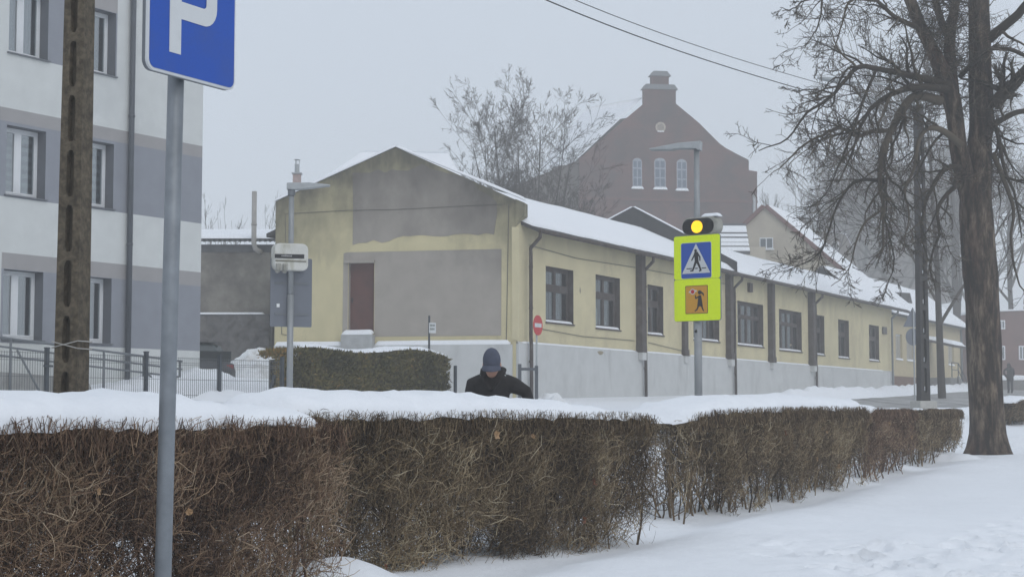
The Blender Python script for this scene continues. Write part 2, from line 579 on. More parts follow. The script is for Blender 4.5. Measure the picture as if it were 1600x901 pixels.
pile('lumpy snow pile below the corner of the yellow hall', *P(866, 612, 27)[:2], 0.5, 0.6, 0.42, 2, SNOW_D, 0, .9)
pile('low lumpy snow pile behind the person beside the evergreen hedge', *P(735, 612, 30)[:2], 0.9, 0.8, 0.4, 5, SNOW_D, 0, .9)
pile('snow bank against the pale apartment block', *P(200, 606, 34.5)[:2], 2.4, 1.0, 0.45, 8, SNOW, R(60), 0.15)
pile('rounded snow bank by the corner of the apartment block', *P(325, 606, 36.6)[:2], 2.6, 1.9, 0.5, 11, SNOW, R(50), 0.15)
pile('dirty heap of shovelled snow below the stone wall', *P(410, 612, 51)[:2], 1.35, 1.6, .95, 14, SNOW_D, 0, 0.4)
pile('small snow drift in the gap of the far hedge', *P(1472, 700, 32)[:2], 0.55, 0.9, 0.34, 17, SNOW, R(66), 0.1)
pile('smooth snow drift at the roadside past the big tree', *P(1592, 676, 39)[:2], 0.8, 0.9, 0.3, 19, SNOW, R(60), 0.1)


# ------------------------------------------------------------------ pale apartment block
WB = (-7.129, 38.0); WBA = 1.02474; WZ = 1.55
wb = thing('apartment_block', 'pale rendered apartment block with grey bands and white windows', 'building', (*WB, WZ), WBA)
m_wh = mat('render_white', (0.62, 0.64, 0.63), 0.85, 0.05, 2.5, 0.35, 120, dirt=(0.52, 0.54, 0.54), dscale=0.7, dlo=.5, dhi=.8)
m_gr = mat('render_grey', (0.265, 0.28, 0.315), 0.85, 0.06, 2.5, 0.35, 120)
m_tp = mat('render_taupe', (0.34, 0.33, 0.33), 0.85, 0.06, 2.5, 0.35, 120)
m_rv = mat('render_reveal', (0.15, 0.16, 0.18), 0.8, 0.08, 3, 0.2, 100)


def wmat(x, z):
    if z < 2.38: return 0
    if z < 3.86: return 1 if x > -5.84 else 0
    if z < 4.18: return 2 if x > -5.84 else 0
    if z < 5.3: return 0
    if z < 6.82: return 1
    if z < 7.09: return 2
    if z < 8.2: return 0
    if z < 9.62: return 1 if -5.75 < x < -2.77 or x < -7.7 else 0
    if z < 9.95: return 2 if -5.75 < x < -2.77 or x < -7.7 else 0
    return 0


wcols = [(-9.63, -8.60), (-7.70, -6.67), (-5.78, -4.74), (-3.85, -2.81)]
wrows = [(2.46, 3.85), (5.35, 6.75), (8.23, 9.61)]
ops = [(a, b_, c_, d_) for a, b_ in wcols for c_, d_ in wrows]
mb = MB()
cells(mb, -13, 0, 0.4, 12.4, ops, 0, 0, 0.3, 3, wmat, xc=(-5.84, -5.75, -2.77, -7.7), zc=(2.38, 3.86, 4.18, 5.3, 6.82, 7.09, 8.2, 9.62, 9.95))
mb.quad((0, 0, 0.4), (0, 9, 0.4), (0, 9, 12.4), (0, 0, 12.4), 0)
mb.quad((-13, 9, 0.4), (-13, 0, 0.4), (-13, 0, 12.4), (-13, 9, 12.4), 0)
mb.quad((0, 9, 0.4), (-13, 9, 0.4), (-13, 9, 12.4), (0, 9, 12.4), 0)
mb.build('wall', [m_wh, m_gr, m_tp, m_rv], wb, dz=-WZ)
mb = MB(); mb.box(-13.3, 0.3, -0.3, 9.3, 12.41, 12.75); mb.build('roof', GREYMETAL, wb, dz=-WZ)
m_pvc = mat('white_pvc', (0.74, 0.76, 0.78), 0.35, 0.03, 4)
m_gl = glass('window_glass', (0.62, 0.67, 0.69), 0.3)
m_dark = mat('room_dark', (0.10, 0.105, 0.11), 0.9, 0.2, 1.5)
m_bl1 = mat('blind_light', (0.42, 0.46, 0.46), 0.8, 0.05, 5)
m_bl2 = mat('blind_dark', (0.17, 0.19, 0.20), 0.8, 0.05, 5)
m_cur = mat('curtain', (0.45, 0.46, 0.47), 0.9, 0.12, 12, dirt=(0.24, 0.25, 0.26), dscale=5, dstretch=(1, 1, 0.05))
for ci, (xa, xb) in enumerate(wcols):
    for ri, (za, zb) in enumerate(wrows):
        y = 0.24
        fr = MB()
        w = 0.065
        fr.box(xa + .002, xb - .002, y, y + .07, za + .002, za + w); fr.box(xa + .002, xb - .002, y, y + .07, zb - w, zb - .002)
        fr.box(xa + .002, xa + w, y, y + .07, za + w, zb - w); fr.box(xb - w, xb - .002, y, y + .07, za + w, zb - w)
        xm = (xa + xb) / 2 - 0.02
        fr.box(xm - .055, xm + .055, y - .012, y + .07, za + w, zb - w)
        win = fr.build('window', m_pvc, wb, dz=-WZ, bevel=0.006)
        for (pa, pb) in ((xa + w, xm - .055), (xm + .055, xb - w)):
            sa = MB(); s = 0.035
            sa.box(pa, pb, y - .008, y + .05, za + w, za + w + s); sa.box(pa, pb, y - .008, y + .05, zb - w - s, zb - w)
            sa.box(pa, pa + s, y - .008, y + .05, za + w + s, zb - w - s); sa.box(pb - s, pb, y - .008, y + .05, za + w + s, zb - w - s)
            sa.build('sash', m_pvc, win, dz=-WZ)
            pn = MB(); pn.box(pa + s, pb - s, y + .015, y + .03, za + w + s, zb - w - s)
            pn.build('pane', m_gl, win, dz=-WZ)
        if ri == 1:
            bl = MB()
            for k in range(14):
                z0 = za + w + k * (zb - za - 2 * w) / 14
                bl.box(xa + w, xb - w, y + .10 + .002 * (k % 2), y + .105 + .002 * (k % 2), z0, z0 + (zb - za - 2 * w) / 14, k % 2)
            bl.build('blind', [m_bl1, m_bl2], win, dz=-WZ)
        else:
            cu = MB(); n = 16
            for k in range(n):
                t0, t1 = k / n, (k + 1) / n
                x0, x1 = xa + .03 + t0 * .42, xa + .03 + t1 * .42
                cu.quad((x0, y + .16 + .03 * (k % 2), za + .05), (x1, y + .16 + .03 * ((k + 1) % 2), za + .05), (x1, y + .16 + .03 * ((k + 1) % 2), zb - .05), (x0, y + .16 + .03 * (k % 2), zb - .05))
            cu.build('curtain', m_cur, win, dz=-WZ)
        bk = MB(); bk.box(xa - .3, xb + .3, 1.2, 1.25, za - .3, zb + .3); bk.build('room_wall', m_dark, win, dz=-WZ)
        sl = MB(); sl.box(xa - .04, xb + .04, -.05, y - .01, za - .03, za - .003); sl.build('sill', mat('sill_grey', (0.14, 0.15, 0.165), 0.5), win, dz=-WZ)
mb = MB(); mb.tube([(-2.38, -.09, 1.2), (-2.38, -.09, 12.3)], .062, 10)
for z in (2.2, 4.6, 7.4, 10.2): mb.tube([(-2.38, -.09, z), (-2.38, -.09, z + .05)], .072, 10)
mb.build('downpipe', mat('pipe_dark', (0.085, 0.095, 0.11), 0.45, 0.1, 5), wb, smooth=True, dz=-WZ)


def wb_pt(x, y, z):
    ca, sa = math.cos(WBA), math.sin(WBA)
    return (WB[0] + ca * x - sa * y, WB[1] + sa * x + ca * y, z)


# ramp handrail in front of it
rl = thing('ramp_railing', 'dark grey pipe handrail of the sloping ramp below the apartment windows', 'railing', wb_pt(-4.7, -1.2, 1.55), WBA)


def rlz(x): return 2.42 - (x + 6.9) * 0.067


mb = MB()
mb.tube([(x + 4.7, 0, rlz(x) - 1.55) for x in (-9.5, -6.9, -4.7, -1.9)], .024, 8); mb.build('handrail', GREYMETAL, rl, smooth=True)
mb = MB(); mb.tube([(x + 4.7, 0, rlz(x) - 0.17 - 1.55) for x in (-9.5, -6.9, -4.7, -1.9)], .02, 8); mb.build('handrail', GREYMETAL, rl, smooth=True)
mb = MB(); mb.tube([(x + 4.7, 0, rlz(x) - 0.34 - 1.55) for x in (-9.5, -6.9, -4.7, -2.0)], .02, 8); mb.build('handrail', GREYMETAL, rl, smooth=True)
for x in (-9.2, -6.64, -5.5, -4.2, -3.05, -1.95):
    mb = MB(); mb.tube([(x + 4.7, 0, -.3), (x + 4.7, 0, rlz(x) - 1.55)], .024, 8); mb.build('post', GREYMETAL, rl, smooth=True)
for x in (-6.5, -3.1):
    mb = MB(); mb.tube([(x + 4.7, -.02, rlz(x) - 1.75), (x + 5.15, -.25, -.25)], .022, 8); mb.build('brace', GREYMETAL, rl, smooth=True)
rp = MB(); rp.prism([(-9.6, 1.0), (-4.2, 1.0), (-4.6, 1.68), (-9.6, 1.88)], -1.15, -0.05)
o = rp.build('concrete_ramp', mat('concrete_ramp', (0.30, 0.30, 0.29), 0.85, 0.15, 5, .2, 40)); o.location = (*WB, 0); o.rotation_euler = (0, 0, WBA)
tag(o, 'grey concrete access ramp along the foot of the apartment block', 'ramp')

# mesh fence
fn = thing('mesh_fence', 'dark welded mesh fence in the snow before the apartment block', 'fence', wb_pt(-4.0, -2.2, 1.25), WBA)
fx = [-9.2, -6.66, -4.03, -1.83, 0.25]
for i, x in enumerate(fx):
    mb = MB(); mb.box(x + 4.0 - .035, x + 4.0 + .035, -.035, .035, -.4, 0.95); mb.box(x + 4 - .042, x + 4 + .042, -.042, .042, .95, .97)
    if i == 1: mb.box(x + 3.95 - .06, x + 4.06 + .05, -.06, -.03, .6, .64)
    mb.build('post', DARKMETAL, fn)
m_wire = mat('fence_wire', (0.11, 0.12, 0.125), 0.5)
for i in range(len(fx) - 1):
    mb = MB(); a, b_ = fx[i] + 4.04, fx[i + 1] + 3.96
    n = int((b_ - a) / 0.06)
    for k in range(n + 1):
        x = a + (b_ - a) * k / n
        mb.box(x - .0028, x + .0028, -.004, .002, -.3, .88)
    for z in (-.1, .1, .42, .72, .76, .86): mb.box(a, b_, .0025, .008, z - .004, z + .004)
    o = mb.build('wire_panel', m_wire, fn); o['kind'] = 'stuff'
mb = MB(); mb.tube([(4.25 - .3, -.02, .55), (4.25 - .95, -.3, -.2)], .03, 8); mb.build('brace', DARKMETAL, fn)

# ------------------------------------------------------------------ dark car behind the block
def loft_prof(mb, secs, mi=0):
    """secs: list of (x, [(y,z)...]) closed rings"""
    n = len(secs[0][1]); vs = [(x, y, z) for x, r in secs for (y, z) in r]
    fs = []
    for i in range(len(secs) - 1):
        for k in range(n):
            k2 = (k + 1) % n
            fs.append((i * n + k, (i + 1) * n + k, (i + 1) * n + k2, i * n + k2))
    fs.append(tuple(range(n))); fs.append(tuple((len(secs) - 1) * n + k for k in range(n - 1, -1, -1)))
    mb.add(vs, fs, mi)


def car_ring(hw, z0, z1, crown=0.06, tuck=0.08):
    return [(-hw + tuck, z0), (hw - tuck, z0), (hw, z0 + .18), (hw, z0 + (z1 - z0) * .6), (hw - .05, z1 - crown), (hw * .6, z1), (-hw * .6, z1), (-hw + .05, z1 - crown), (-hw, z0 + (z1 - z0) * .6), (-hw, z0 + .18)]


cp = P(297, 600, 46.0)
car = thing('parked_car', 'dark hatchback parked half behind the corner of the apartment block', 'car', (cp.x - .55, cp.y + 1.6, 1.45), R(90 + 34))
m_car = mat('car_paint', (0.022, 0.023, 0.027), 0.3, 0.1, 3, spec=0.5)
mb = MB()
loft_prof(mb, [(-2.05, car_ring(.62, .34, .72)), (-1.9, car_ring(.8, .24, .92)), (-1.2, car_ring(.88, .2, .95)), (.2, car_ring(.88, .2, .94)), (1.1, car_ring(.87, .2, .9)), (1.85, car_ring(.8, .24, .78)), (2.1, car_ring(.6, .32, .62))])
mb.build('body', m_car, car, smooth=False, bevel=.03)
mb = MB()
loft_prof(mb, [(-1.88, car_ring(.66, .9, .98, .02, .02)), (-1.35, car_ring(.62, .9, 1.42, .05, .0)), (-.5, car_ring(.63, .9, 1.5, .05, .0)), (.4, car_ring(.62, .9, 1.42, .05, .0)), (1.2, car_ring(.66, .88, .93, .01, .02))])
mb.build('cabin', mat('car_glass', (0.03, 0.04, 0.04), 0.12, spec=0.6), car, bevel=.03)
mb = MB(); mb.slab((-1.4, -.55, 1.475), (.35, -.55, 1.475), (.35, .55, 1.475), (-1.4, .55, 1.475), .03); mb.build('roof', m_car, car, bevel=.01)
mb = MB(); mb.box(-2.085, -2.06, -.26, .26, .58, .7); mb.build('number_plate', WHITEP, car)
for s in (-1, 1):
    mb = MB(); mb.box(-1.985, -1.9, s * .6 - .1, s * .6 + .1, .72, .84); mb.build('tail_light', mat('tail_red', (0.25, 0.02, 0.02), .3), car, bevel=.02)
    for x in (-1.3, 1.3):
        mb = MB(); mb.tube([(x, s * .68, .32), (x, s * .88, .32)], .32, 20); wh = mb.build('wheel', BLACK, car)
        mb = MB(); mb.tube([(x, s * .87, .32), (x, s * .895, .32)], .2, 14); mb.build('rim', GALV, wh)
mb = MB(); mb.box(-2.08, -1.9, -.6, .6, .34, .46); mb.build('bumper', mat('bumper_grey', (0.06, 0.06, 0.065), .5), car, bevel=.03)

# ------------------------------------------------------------------ old grey outbuilding with corrugated roof
OB = thing('outbuilding', 'weathered grey outbuilding with corrugated roof between apartment block and yellow hall', 'building', (-9.3, 56.0, 1.6), 0)
m_og = mat('old_grey_render', (0.23, 0.215, 0.19), 0.95, 0.25, 2.2, 0.6, 22, dirt=(0.095, 0.088, 0.082), dscale=0.8, dlo=.42, dhi=.72)
m_og2 = mat('fascia_grey', (0.11, 0.112, 0.118), 0.9, 0.2, 4, 0.3, 40)
mb = MB(); mb.box(-4.0, 1.35, 0, 6, -0.6, 4.98); mb.build('wall', m_og, OB)
mb = MB(); mb.box(-4.0, 1.35, -.03, -.001, 4.72, 4.98); mb.build('fascia', m_og2, OB)
mb = MB()
n = 150
x = np.linspace(-4.1, 1.38, n)
vs = []
for (yy, zz) in ((-.28, 5.1), (6, 6.0)):
    for t in (0, -.03):
        vs += [(xx, yy, zz + t + .035 * math.sin(xx / .17 * 2 * math.pi)) for xx in x]
fs = []
for k in range(n - 1):
    fs += [(k, k + 1, 2 * n + k + 1, 2 * n + k), (n + k + 1, n + k, 3 * n + k, 3 * n + k + 1), (n + k, n + k + 1, k + 1, k)]
mb.add(vs, fs); mb.build('corrugated_roof', mat('corrugated', (0.13, 0.135, 0.14), 0.7), OB)
snow_slab('roof_snow', OB, [(-4.1, -.24, 5.16), (1.36, -.24, 5.16), (1.36, 6, 6.05), (-4.1, 6, 6.05)], .13, seed=3, nu=60)
# rough stone plinth wall of the outbuilding: a relief of stones
nu_, nv_ = 120, 70
U, W = np.meshgrid(np.linspace(-4.0, 1.18, nu_), np.linspace(-0.9, 2.55, nv_))
rs = np.random.RandomState(3)
cx_ = rs.uniform(-4, 1.2, 150); cz_ = rs.uniform(-.9, 2.55, 150)
D = np.sqrt((U[..., None] - cx_) ** 2 + 1.5 * (W[..., None] - cz_) ** 2)
D.sort(axis=2)
rel = np.clip((D[..., 1] - D[..., 0]) / .14, 0, 1) ** .6
Yr = -.38 - .07 * rel - .06 * fbm(U * 4, W * 4, 4)
V = np.stack([U, Yr, W], -1).reshape(-1, 3)
I = np.arange(nu_ * nv_).reshape(nv_, nu_)
q = np.stack([I[:-1, :-1], I[:-1, 1:], I[1:, 1:], I[1:, :-1]], -1).reshape(-1, 4)
mesh_np('stone_plinth', V, q, mat('rubble_stone', (0.125, 0.12, 0.118), 0.95, 0.35, 3.2, 0.6, 22, dirt=(0.2, 0.19, 0.175), dscale=1.1, dlo=.52, dhi=.7), OB)
mb = MB(); mb.box(-4.0, 1.18, -.46, -.001, 2.551, 2.6); mb.build('plinth_cap', m_og2, OB)
snow_slab('plinth_snow', OB, [(-1.3, -.46, 2.601), (1.0, -.46, 2.601), (1.0, -.05, 2.601), (-1.3, -.05, 2.601)], .07, seed=9)
mb = MB(); mb.box(1.2, 1.3, -.5, -.02, -.8, 2.58); mb.build('corner_post', mat('old_post', (0.075, 0.07, 0.065), .9), OB)
vx = -8.68 + 9.3
mb = MB(); mb.tube([(vx, -.3, 6.75), (vx, -.3, 5.0), (vx + .05, -.3, 4.82), (vx + .16, -.25, 4.74), (vx + .2, .1, 4.74)], .085, 12)
mb.tube([(vx, -.3, 5.6), (vx, -.3, 5.66)], .1, 12)
mb.build('vent_pipe', mat('vent_cream', (0.36, 0.345, 0.325), .6, .12, 4), OB, smooth=True)

# ------------------------------------------------------------------ the long yellow hall
YC = (0.1198, 52.0); YA = 1.10653; YZ = 1.4
GA = R(-11.9) - YA                    # heading of the gable wall in the hall's own frame
hall = thing('yellow_hall', 'long yellow rendered hall with snowy roof and patched grey gable wall', 'building', (*YC, YZ), YA)
m_ye = mat('yellow_render', (0.60, 0.535, 0.345), 0.92, 0.08, 1.1, 0.45, 45, dirt=(0.43, 0.375, 0.25), dscale=0.9, dlo=.5, dhi=.8, dstretch=(1, 1, .45))
m_pl = mat('plinth_grey', (0.55, 0.56, 0.555), 0.9, 0.07, 1.6, 0.4, 40, dirt=(0.42, 0.425, 0.42), dscale=1.3, dlo=.52, dhi=.75, dstretch=(1, 1, .25))
m_br = mat('brown_wood', (0.062, 0.047, 0.042), 0.7, 0.25, 5, 0.2, 60, dirt=(0.11, 0.10, 0.095), dscale=2.5)
m_sof = mat('soffit_dark', (0.06, 0.057, 0.056), 0.8, 0.2, 4)
# gable render: yellow, blackened with soot and damp below the verge
m_ga, nt, b = nodes_of('gable_render')
c = ramp(nt, noise(nt, 1.2, 5), [(0.3, (0.54, 0.485, 0.295)), (0.7, (0.635, 0.56, 0.345))])
tc = nt.nodes.new('ShaderNodeTexCoord'); sx = nt.nodes.new('ShaderNodeSeparateXYZ'); nt.links.new(tc.outputs['Object'], sx.inputs[0])


def mth(nt, op, a, b_=None):
    n = nt.nodes.new('ShaderNodeMath'); n.operation = op
    for i, v in enumerate((a, b_)):
        if v is None: continue
        if isinstance(v, (int, float)): n.inputs[i].default_value = v
        else: nt.links.new(v, n.inputs[i])
    return n.outputs[0]


def soot(nt, col, dark, lo, hi):
    ax = mth(nt, 'MULTIPLY', mth(nt, 'ABSOLUTE', mth(nt, 'ADD', sx_out['X'], 3.93)), 0.465)
    d = mth(nt, 'ADD', mth(nt, 'ADD', sx_out['Z'], ax), -(9.4 - YZ))
    nz = mth(nt, 'MULTIPLY', mth(nt, 'ADD', noise(nt, 0.9, 6, 0.65, (1, 1, .6), seed=2.0), -0.5), 4.2)
    f = mth(nt, 'ADD', d, nz)
    mr_ = nt.nodes.new('ShaderNodeMapRange'); mr_.inputs[1].default_value = lo; mr_.inputs[2].default_value = hi
    nt.links.new(f, mr_.inputs[0])
    return mixc(nt, mr_.outputs[0], col, dark)


sx_out = sx.outputs
c = soot(nt, c, (0.105, 0.098, 0.070), -2.5, 0.1)
st = ramp(nt, noise(nt, 2.6, 6, 0.7, (1, 1, .15), seed=7), [(0.55, (0, 0, 0)), (0.78, (1, 1, 1))])
c = mixc(nt, mth(nt, 'MULTIPLY', st, 0.5), c, (0.33, 0.29, 0.19))
nt.links.new(c, b.inputs['Base Color']); b.inputs['Roughness'].default_value = 0.92
bump(nt, b, noise(nt, 40, 6, .7), 0.35, 0.01)
m_pa, nt, b = nodes_of('patch_render')
c = ramp(nt, noise(nt, 1.6, 6), [(0.3, (0.325, 0.295, 0.258)), (0.7, (0.395, 0.36, 0.318))])
tc = nt.nodes.new('ShaderNodeTexCoord'); sx = nt.nodes.new('ShaderNodeSeparateXYZ'); nt.links.new(tc.outputs['Object'], sx.inputs[0]); sx_out = sx.outputs
c = soot(nt, c, (0.095, 0.086, 0.076), -3.2, 0.5)
nt.links.new(c, b.inputs['Base Color']); b.inputs['Roughness'].default_value = 0.95
bump(nt, b, noise(nt, 55, 6, .7), 0.4, 0.01)

HL = 48.3
wins = [(2.18, 4.35, 3.87, 5.69, 2, 0), (6.21, 8.37, 3.85, 5.70, 2, 0), (11.0, 12.6, 3.82, 5.67, 2, 0), (15.86, 18.92, 3.8, 5.6, 4, 0), (21.24, 24.76, 3.77, 5.65, 4, 0), (27.08, 30.61, 3.73, 5.61, 4, 0), (32.9, 34.48, 3.68, 5.63, 2, 0), (37.02, 39.07, 3.64, 5.6, 2, 0), (43.17, 45.33, 3.65, 5.6, 2, 0)]
mb = MB()
cells(mb, 0, HL, 0.3, 7.0, [w[:4] for w in wins], 0, 0, 0.34, 1)
ly, lx = 7.69, -2.02
mb.quad((lx, ly, .3), (lx, ly, 7.0), (HL + lx, ly, 7.0), (HL + lx, ly, .3), 0)
mb.quad((HL, 0, .3), (HL + lx, ly, .3), (HL + lx, ly, 7.0), (HL, 0, 7.0), 0)
mb.add([(HL, 0, 7.0), (HL + lx, ly, 7.0), (HL - 1.0, 3.8, 8.75)], [(0, 1, 2)], 0)
mb.build('wall', [m_ye, m_br], hall, dz=-YZ)


def gpart(mb, name, mats, **k):
    o = mb.build(name, mats, hall, dz=-YZ, **k); o.rotation_euler = (0, 0, GA)
    return o


door = (-5.47, -4.62, 3.46, 5.70)
mb = MB()
cells(mb, -7.95, 0.0, 0.3, 7.56, [door], 0, 0, 0.32, 1)
mb.add([(-7.95, 0, 7.56), (0, 0, 7.56), (0.0, 0, 7.6), (-3.93, 0, 9.4), (-7.95, 0, 7.75)], [(0, 1, 2, 3, 4)], 0)
mb.add([(-7.95, .34, 7.0), (0, .34, 7.0), (0.0, .34, 7.6), (-3.93, .34, 9.4), (-7.95, .34, 7.75)], [(4, 3, 2, 1, 0)], 0)
mb.quad((0, 0, 7.6), (0, .34, 7.6), (-3.93, .34, 9.4), (-3.93, 0, 9.4)); mb.quad((-3.93, 0, 9.4), (-3.93, .34, 9.4), (-7.95, .34, 7.75), (-7.95, 0, 7.75))
mb.quad((-7.95, 0, .3), (-7.95, 0, 7.75), (-7.95, .34, 7.75), (-7.95, .34, .3)); mb.quad((0, 0, 6.7), (0, .34, 6.7), (0, .34, 7.6), (0, 0, 7.6))
gpart(mb, 'gable_wall', [m_ga, m_pa])
mb = MB(); mb.prism([(0.002, 6.75), (0.1, 6.95), (0.28, 7.1), (0.28, 7.5), (0.002, 7.62)], -.06, .5); gpart(mb, 'corbel', m_ga)
mb = MB(); mb.box(-.12, .1, -.05, -.002, 3.2, 6.74); gpart(mb, 'corner_pilaster', m_ye)
# grey patches, with ragged edges
rs = np.random.RandomState(12)


def rag(x0, z0, x1, z1, n, a):
    return [(x0 + (x1 - x0) * k / n + (rs.uniform(-a, a) if 0 < k < n else 0) * .3, z0 + (z1 - z0) * k / n + (rs.uniform(-a, a) if 0 < k < n else 0)) for k in range(n)]


up = rag(-5.34, 6.28, -3.2, 6.55, 9, .07) + rag(-3.2, 6.55, -.72, 6.52, 10, .05) + [(-.70, 6.52), (-.60, 7.2)] + rag(-.62, 7.55, -1.4, 8.1, 4, .04) + rag(-1.4, 8.2, -3.3, 8.92, 7, .05) + rag(-3.3, 8.72, -5.0, 8.62, 7, .09) + [(-5.36, 8.62), (-5.33, 7.4)]
mb = MB(); mb.prism(up, -.012, -.001); gpart(mb, 'upper_patch', m_pa)
lo = [(-4.60, 3.34), (-.47, 3.34), (-.46, 6.06), (-5.50, 6.05), (-5.64, 6.02), (-5.66, 3.43), (-5.49, 3.43), (-5.49, 5.72), (-4.60, 5.72)]
mb = MB(); mb.prism(lo, -.012, -.001); gpart(mb, 'lower_patch', m_pa)
mb = MB(); mb.box(door[0], door[1], .2, .25, door[2], door[3]); d_o = gpart(mb, 'door', mat('door_red_brown', (0.12, 0.05, 0.04), .7, .12, 3, dirt=(0.085, 0.04, 0.035), dscale=1.6))
mb = MB(); mb.box(door[0] - .12, door[1] + .03, -.1, -.013, 5.70, 5.78); gpart(mb, 'lintel', m_pa)
mb = MB(); mb.box(door[0] + .05, door[0] + .09, .16, .2, 4.45, 4.6); o = mb.build('handle', BLACK, d_o, dz=-YZ)
mb = MB(); mb.box(-7.92, -5.62, -.16, -.002, .3, 3.06); mb.box(-4.58, -.1, -.16, -.002, .3, 3.06); gpart(mb, 'gable_plinth', m_pl)
mb = MB(); mb.box(-5.6195, -4.5805, -.30, -.002, .3, 3.4); gpart(mb, 'door_step', mat('step_dull', (.40, .41, .41), .9, .12, 4, .3, 40))
for (a, b_, z, yy, s) in ((-7.9, -5.64, 3.061, -.16, 1), (-5.6, -4.6, 3.401, -.30, 2), (-4.56, -.15, 3.061, -.16, 3)):
    o = snow_slab('ledge_snow', hall, [(a, yy, z), (b_, yy, z), (b_, -.012, z + .06), (a, -.012, z + .06)], .12 if s != 3 else .15, seed=s, dz=-YZ); o.rotation_euler = (0, 0, GA)
for (a, b_, s) in (((-7.98, 7.75), (-3.93, 9.4), 4), ((-3.93, 9.4), (0.28, 7.58), 6)):
    o = snow_slab('verge_snow', hall, [(a[0], -.04, a[1] + .012), (b_[0], -.04, b_[1] + .012), (b_[0], .36, b_[1] + .012), (a[0], .36, a[1] + .012)], .09, seed=s, dz=-YZ, nu=60); o.rotation_euler = (0, 0, GA)
mb = MB(); mb.tube([(-7.6, -.02, 7.34), (-5.5, -.02, 7.40), (-3.9, -.02, 7.385), (-.4, -.02, 7.47)], .009, 5); mb.tube([(-.22, -.02, 7.47), (-.3, -.02, 3.2)], .012, 5)
mb.tube([(-7.6, -.02, 6.4), (-7.62, -.02, 7.34)], .008, 5)
gpart(mb, 'wall_cable', mat('cable_grey', (.12, .115, .1), .7))
mb = MB(); mb.tube([(-7.7, -.02, 3.9), (-7.7, -.02, 3.45), (-7.45, -.02, 3.4)], .012, 5); gpart(mb, 'wall_cable', MATS['cable_grey'])

# plinth of the long side
mb = MB(); mb.box(0.02, HL, -.09, -.002, 0.2, 3.1)
mb.add([(0.02, -.09, 3.101), (HL, -.09, 3.101), (HL, -.002, 3.16), (0.02, -.002, 3.16)], [(0, 1, 2, 3)])
mb.build('plinth', m_pl, hall, dz=-YZ)
for (a, b_, s) in ((0.3, 9.7, 1), (10.8, 14.4, 2), (15.4, 19.6, 3), (20.8, 25.2, 5), (26.4, 31.6, 4), (33, 46, 6)):
    snow_slab('ledge_snow', hall, [(a, -.088, 3.11), (b_, -.088, 3.11), (b_, -.004, 3.155), (a, -.004, 3.155)], .035, seed=s, dz=-YZ, amp=0.01, nv=5)
# roof, in two bays with a fire wall between
for (xa, xb, dzr) in ((0.35, 20.0, 0), (20.2, HL + 1.6, -.03)):
    mb = MB()
    e0 = (xa + .15, -.55, 6.72 + dzr); e1 = (xb + (.15 if xb < 40 else .6), -.55, 6.72 + dzr); r1 = (xb - 1.0, 3.8, 8.72 + dzr); r0 = (xa - 1.0, 3.8, 8.72 + dzr)
    f0 = (xa - 2.15, 8.2, 6.75 + dzr); f1 = (xb - 2.15, 8.2, 6.75 + dzr)
    mb.slab(e0, e1, r1, r0, .12); mb.slab(r0, r1, f1, f0, .12)
    mb.build('roof', m_sof, hall, dz=-YZ)
    k = (-.42 - -.55) / 4.35
    s0 = tuple(np.array(e0) * (1 - k) + np.array(r0) * k); s1 = tuple(np.array(e1) * (1 - k) + np.array(r1) * k)
    snow_slab('roof_snow', hall, [s0, s1, r1, r0], .16, seed=int(xa) + 2, dz=-YZ + .003, nu=160, nv=14, ragged=.16)
    snow_slab('roof_snow', hall, [r0, r1, f1, f0], .16, seed=int(xa) + 9, dz=-YZ + .003, nu=60)
mb = MB(); mb.prism([(-8.5, 6.6), (0.45, 6.6), (0.45, 7.2), (-3.93, 9.62), (-8.5, 7.3)], -.0, .22)
o = mb.build('fire_wall', mat('tarred_wall', (0.04, 0.04, 0.042), .85, .3, 4), hall, dz=-YZ); o.location = (19.85, 0, 0); o.rotation_euler = (0, 0, GA)
for (a, b_) in (((-8.5, 7.3), (-3.93, 9.62)), ((-3.93, 9.62), (-.2, 7.56))):
    o = snow_slab('verge_snow', hall, [(a[0], -.02, a[1] + .012), (b_[0], -.02, b_[1] + .012), (b_[0], .24, b_[1] + .012), (a[0], .24, a[1] + .012)], .07, seed=4, dz=-YZ); o.location = (19.85, 0, 0); o.rotation_euler = (0, 0, GA)
# gutter along the eaves
gut = MB()
gut.tube([(0.5, -.6, 6.64), (HL + 2.0, -.6, 6.60)], .065, 8); gut.build('gutter', m_br, hall, dz=-YZ, smooth=True)


def dpipe(x, y0=-.6, zt=6.62, zb=1.2, bow=.16):
    mb = MB()
    mb.tube([(x, y0, zt), (x + .02, y0 + .03, zt - .18), (x + .1, -.2, zt - .5), (x + .12, -.2, zt - .75), (x + .12, -.2, 3.3), (x + .13, -.21, 3.05), (x + .15, -.21, zb)], .06, 9)
    for z in (5.5, 4.2, 2.5): mb.tube([(x + .12, -.2, z), (x + .12, -.2, z + .06)], .072, 9)
    return mb.build('downpipe', m_br, hall, dz=-YZ, smooth=True)


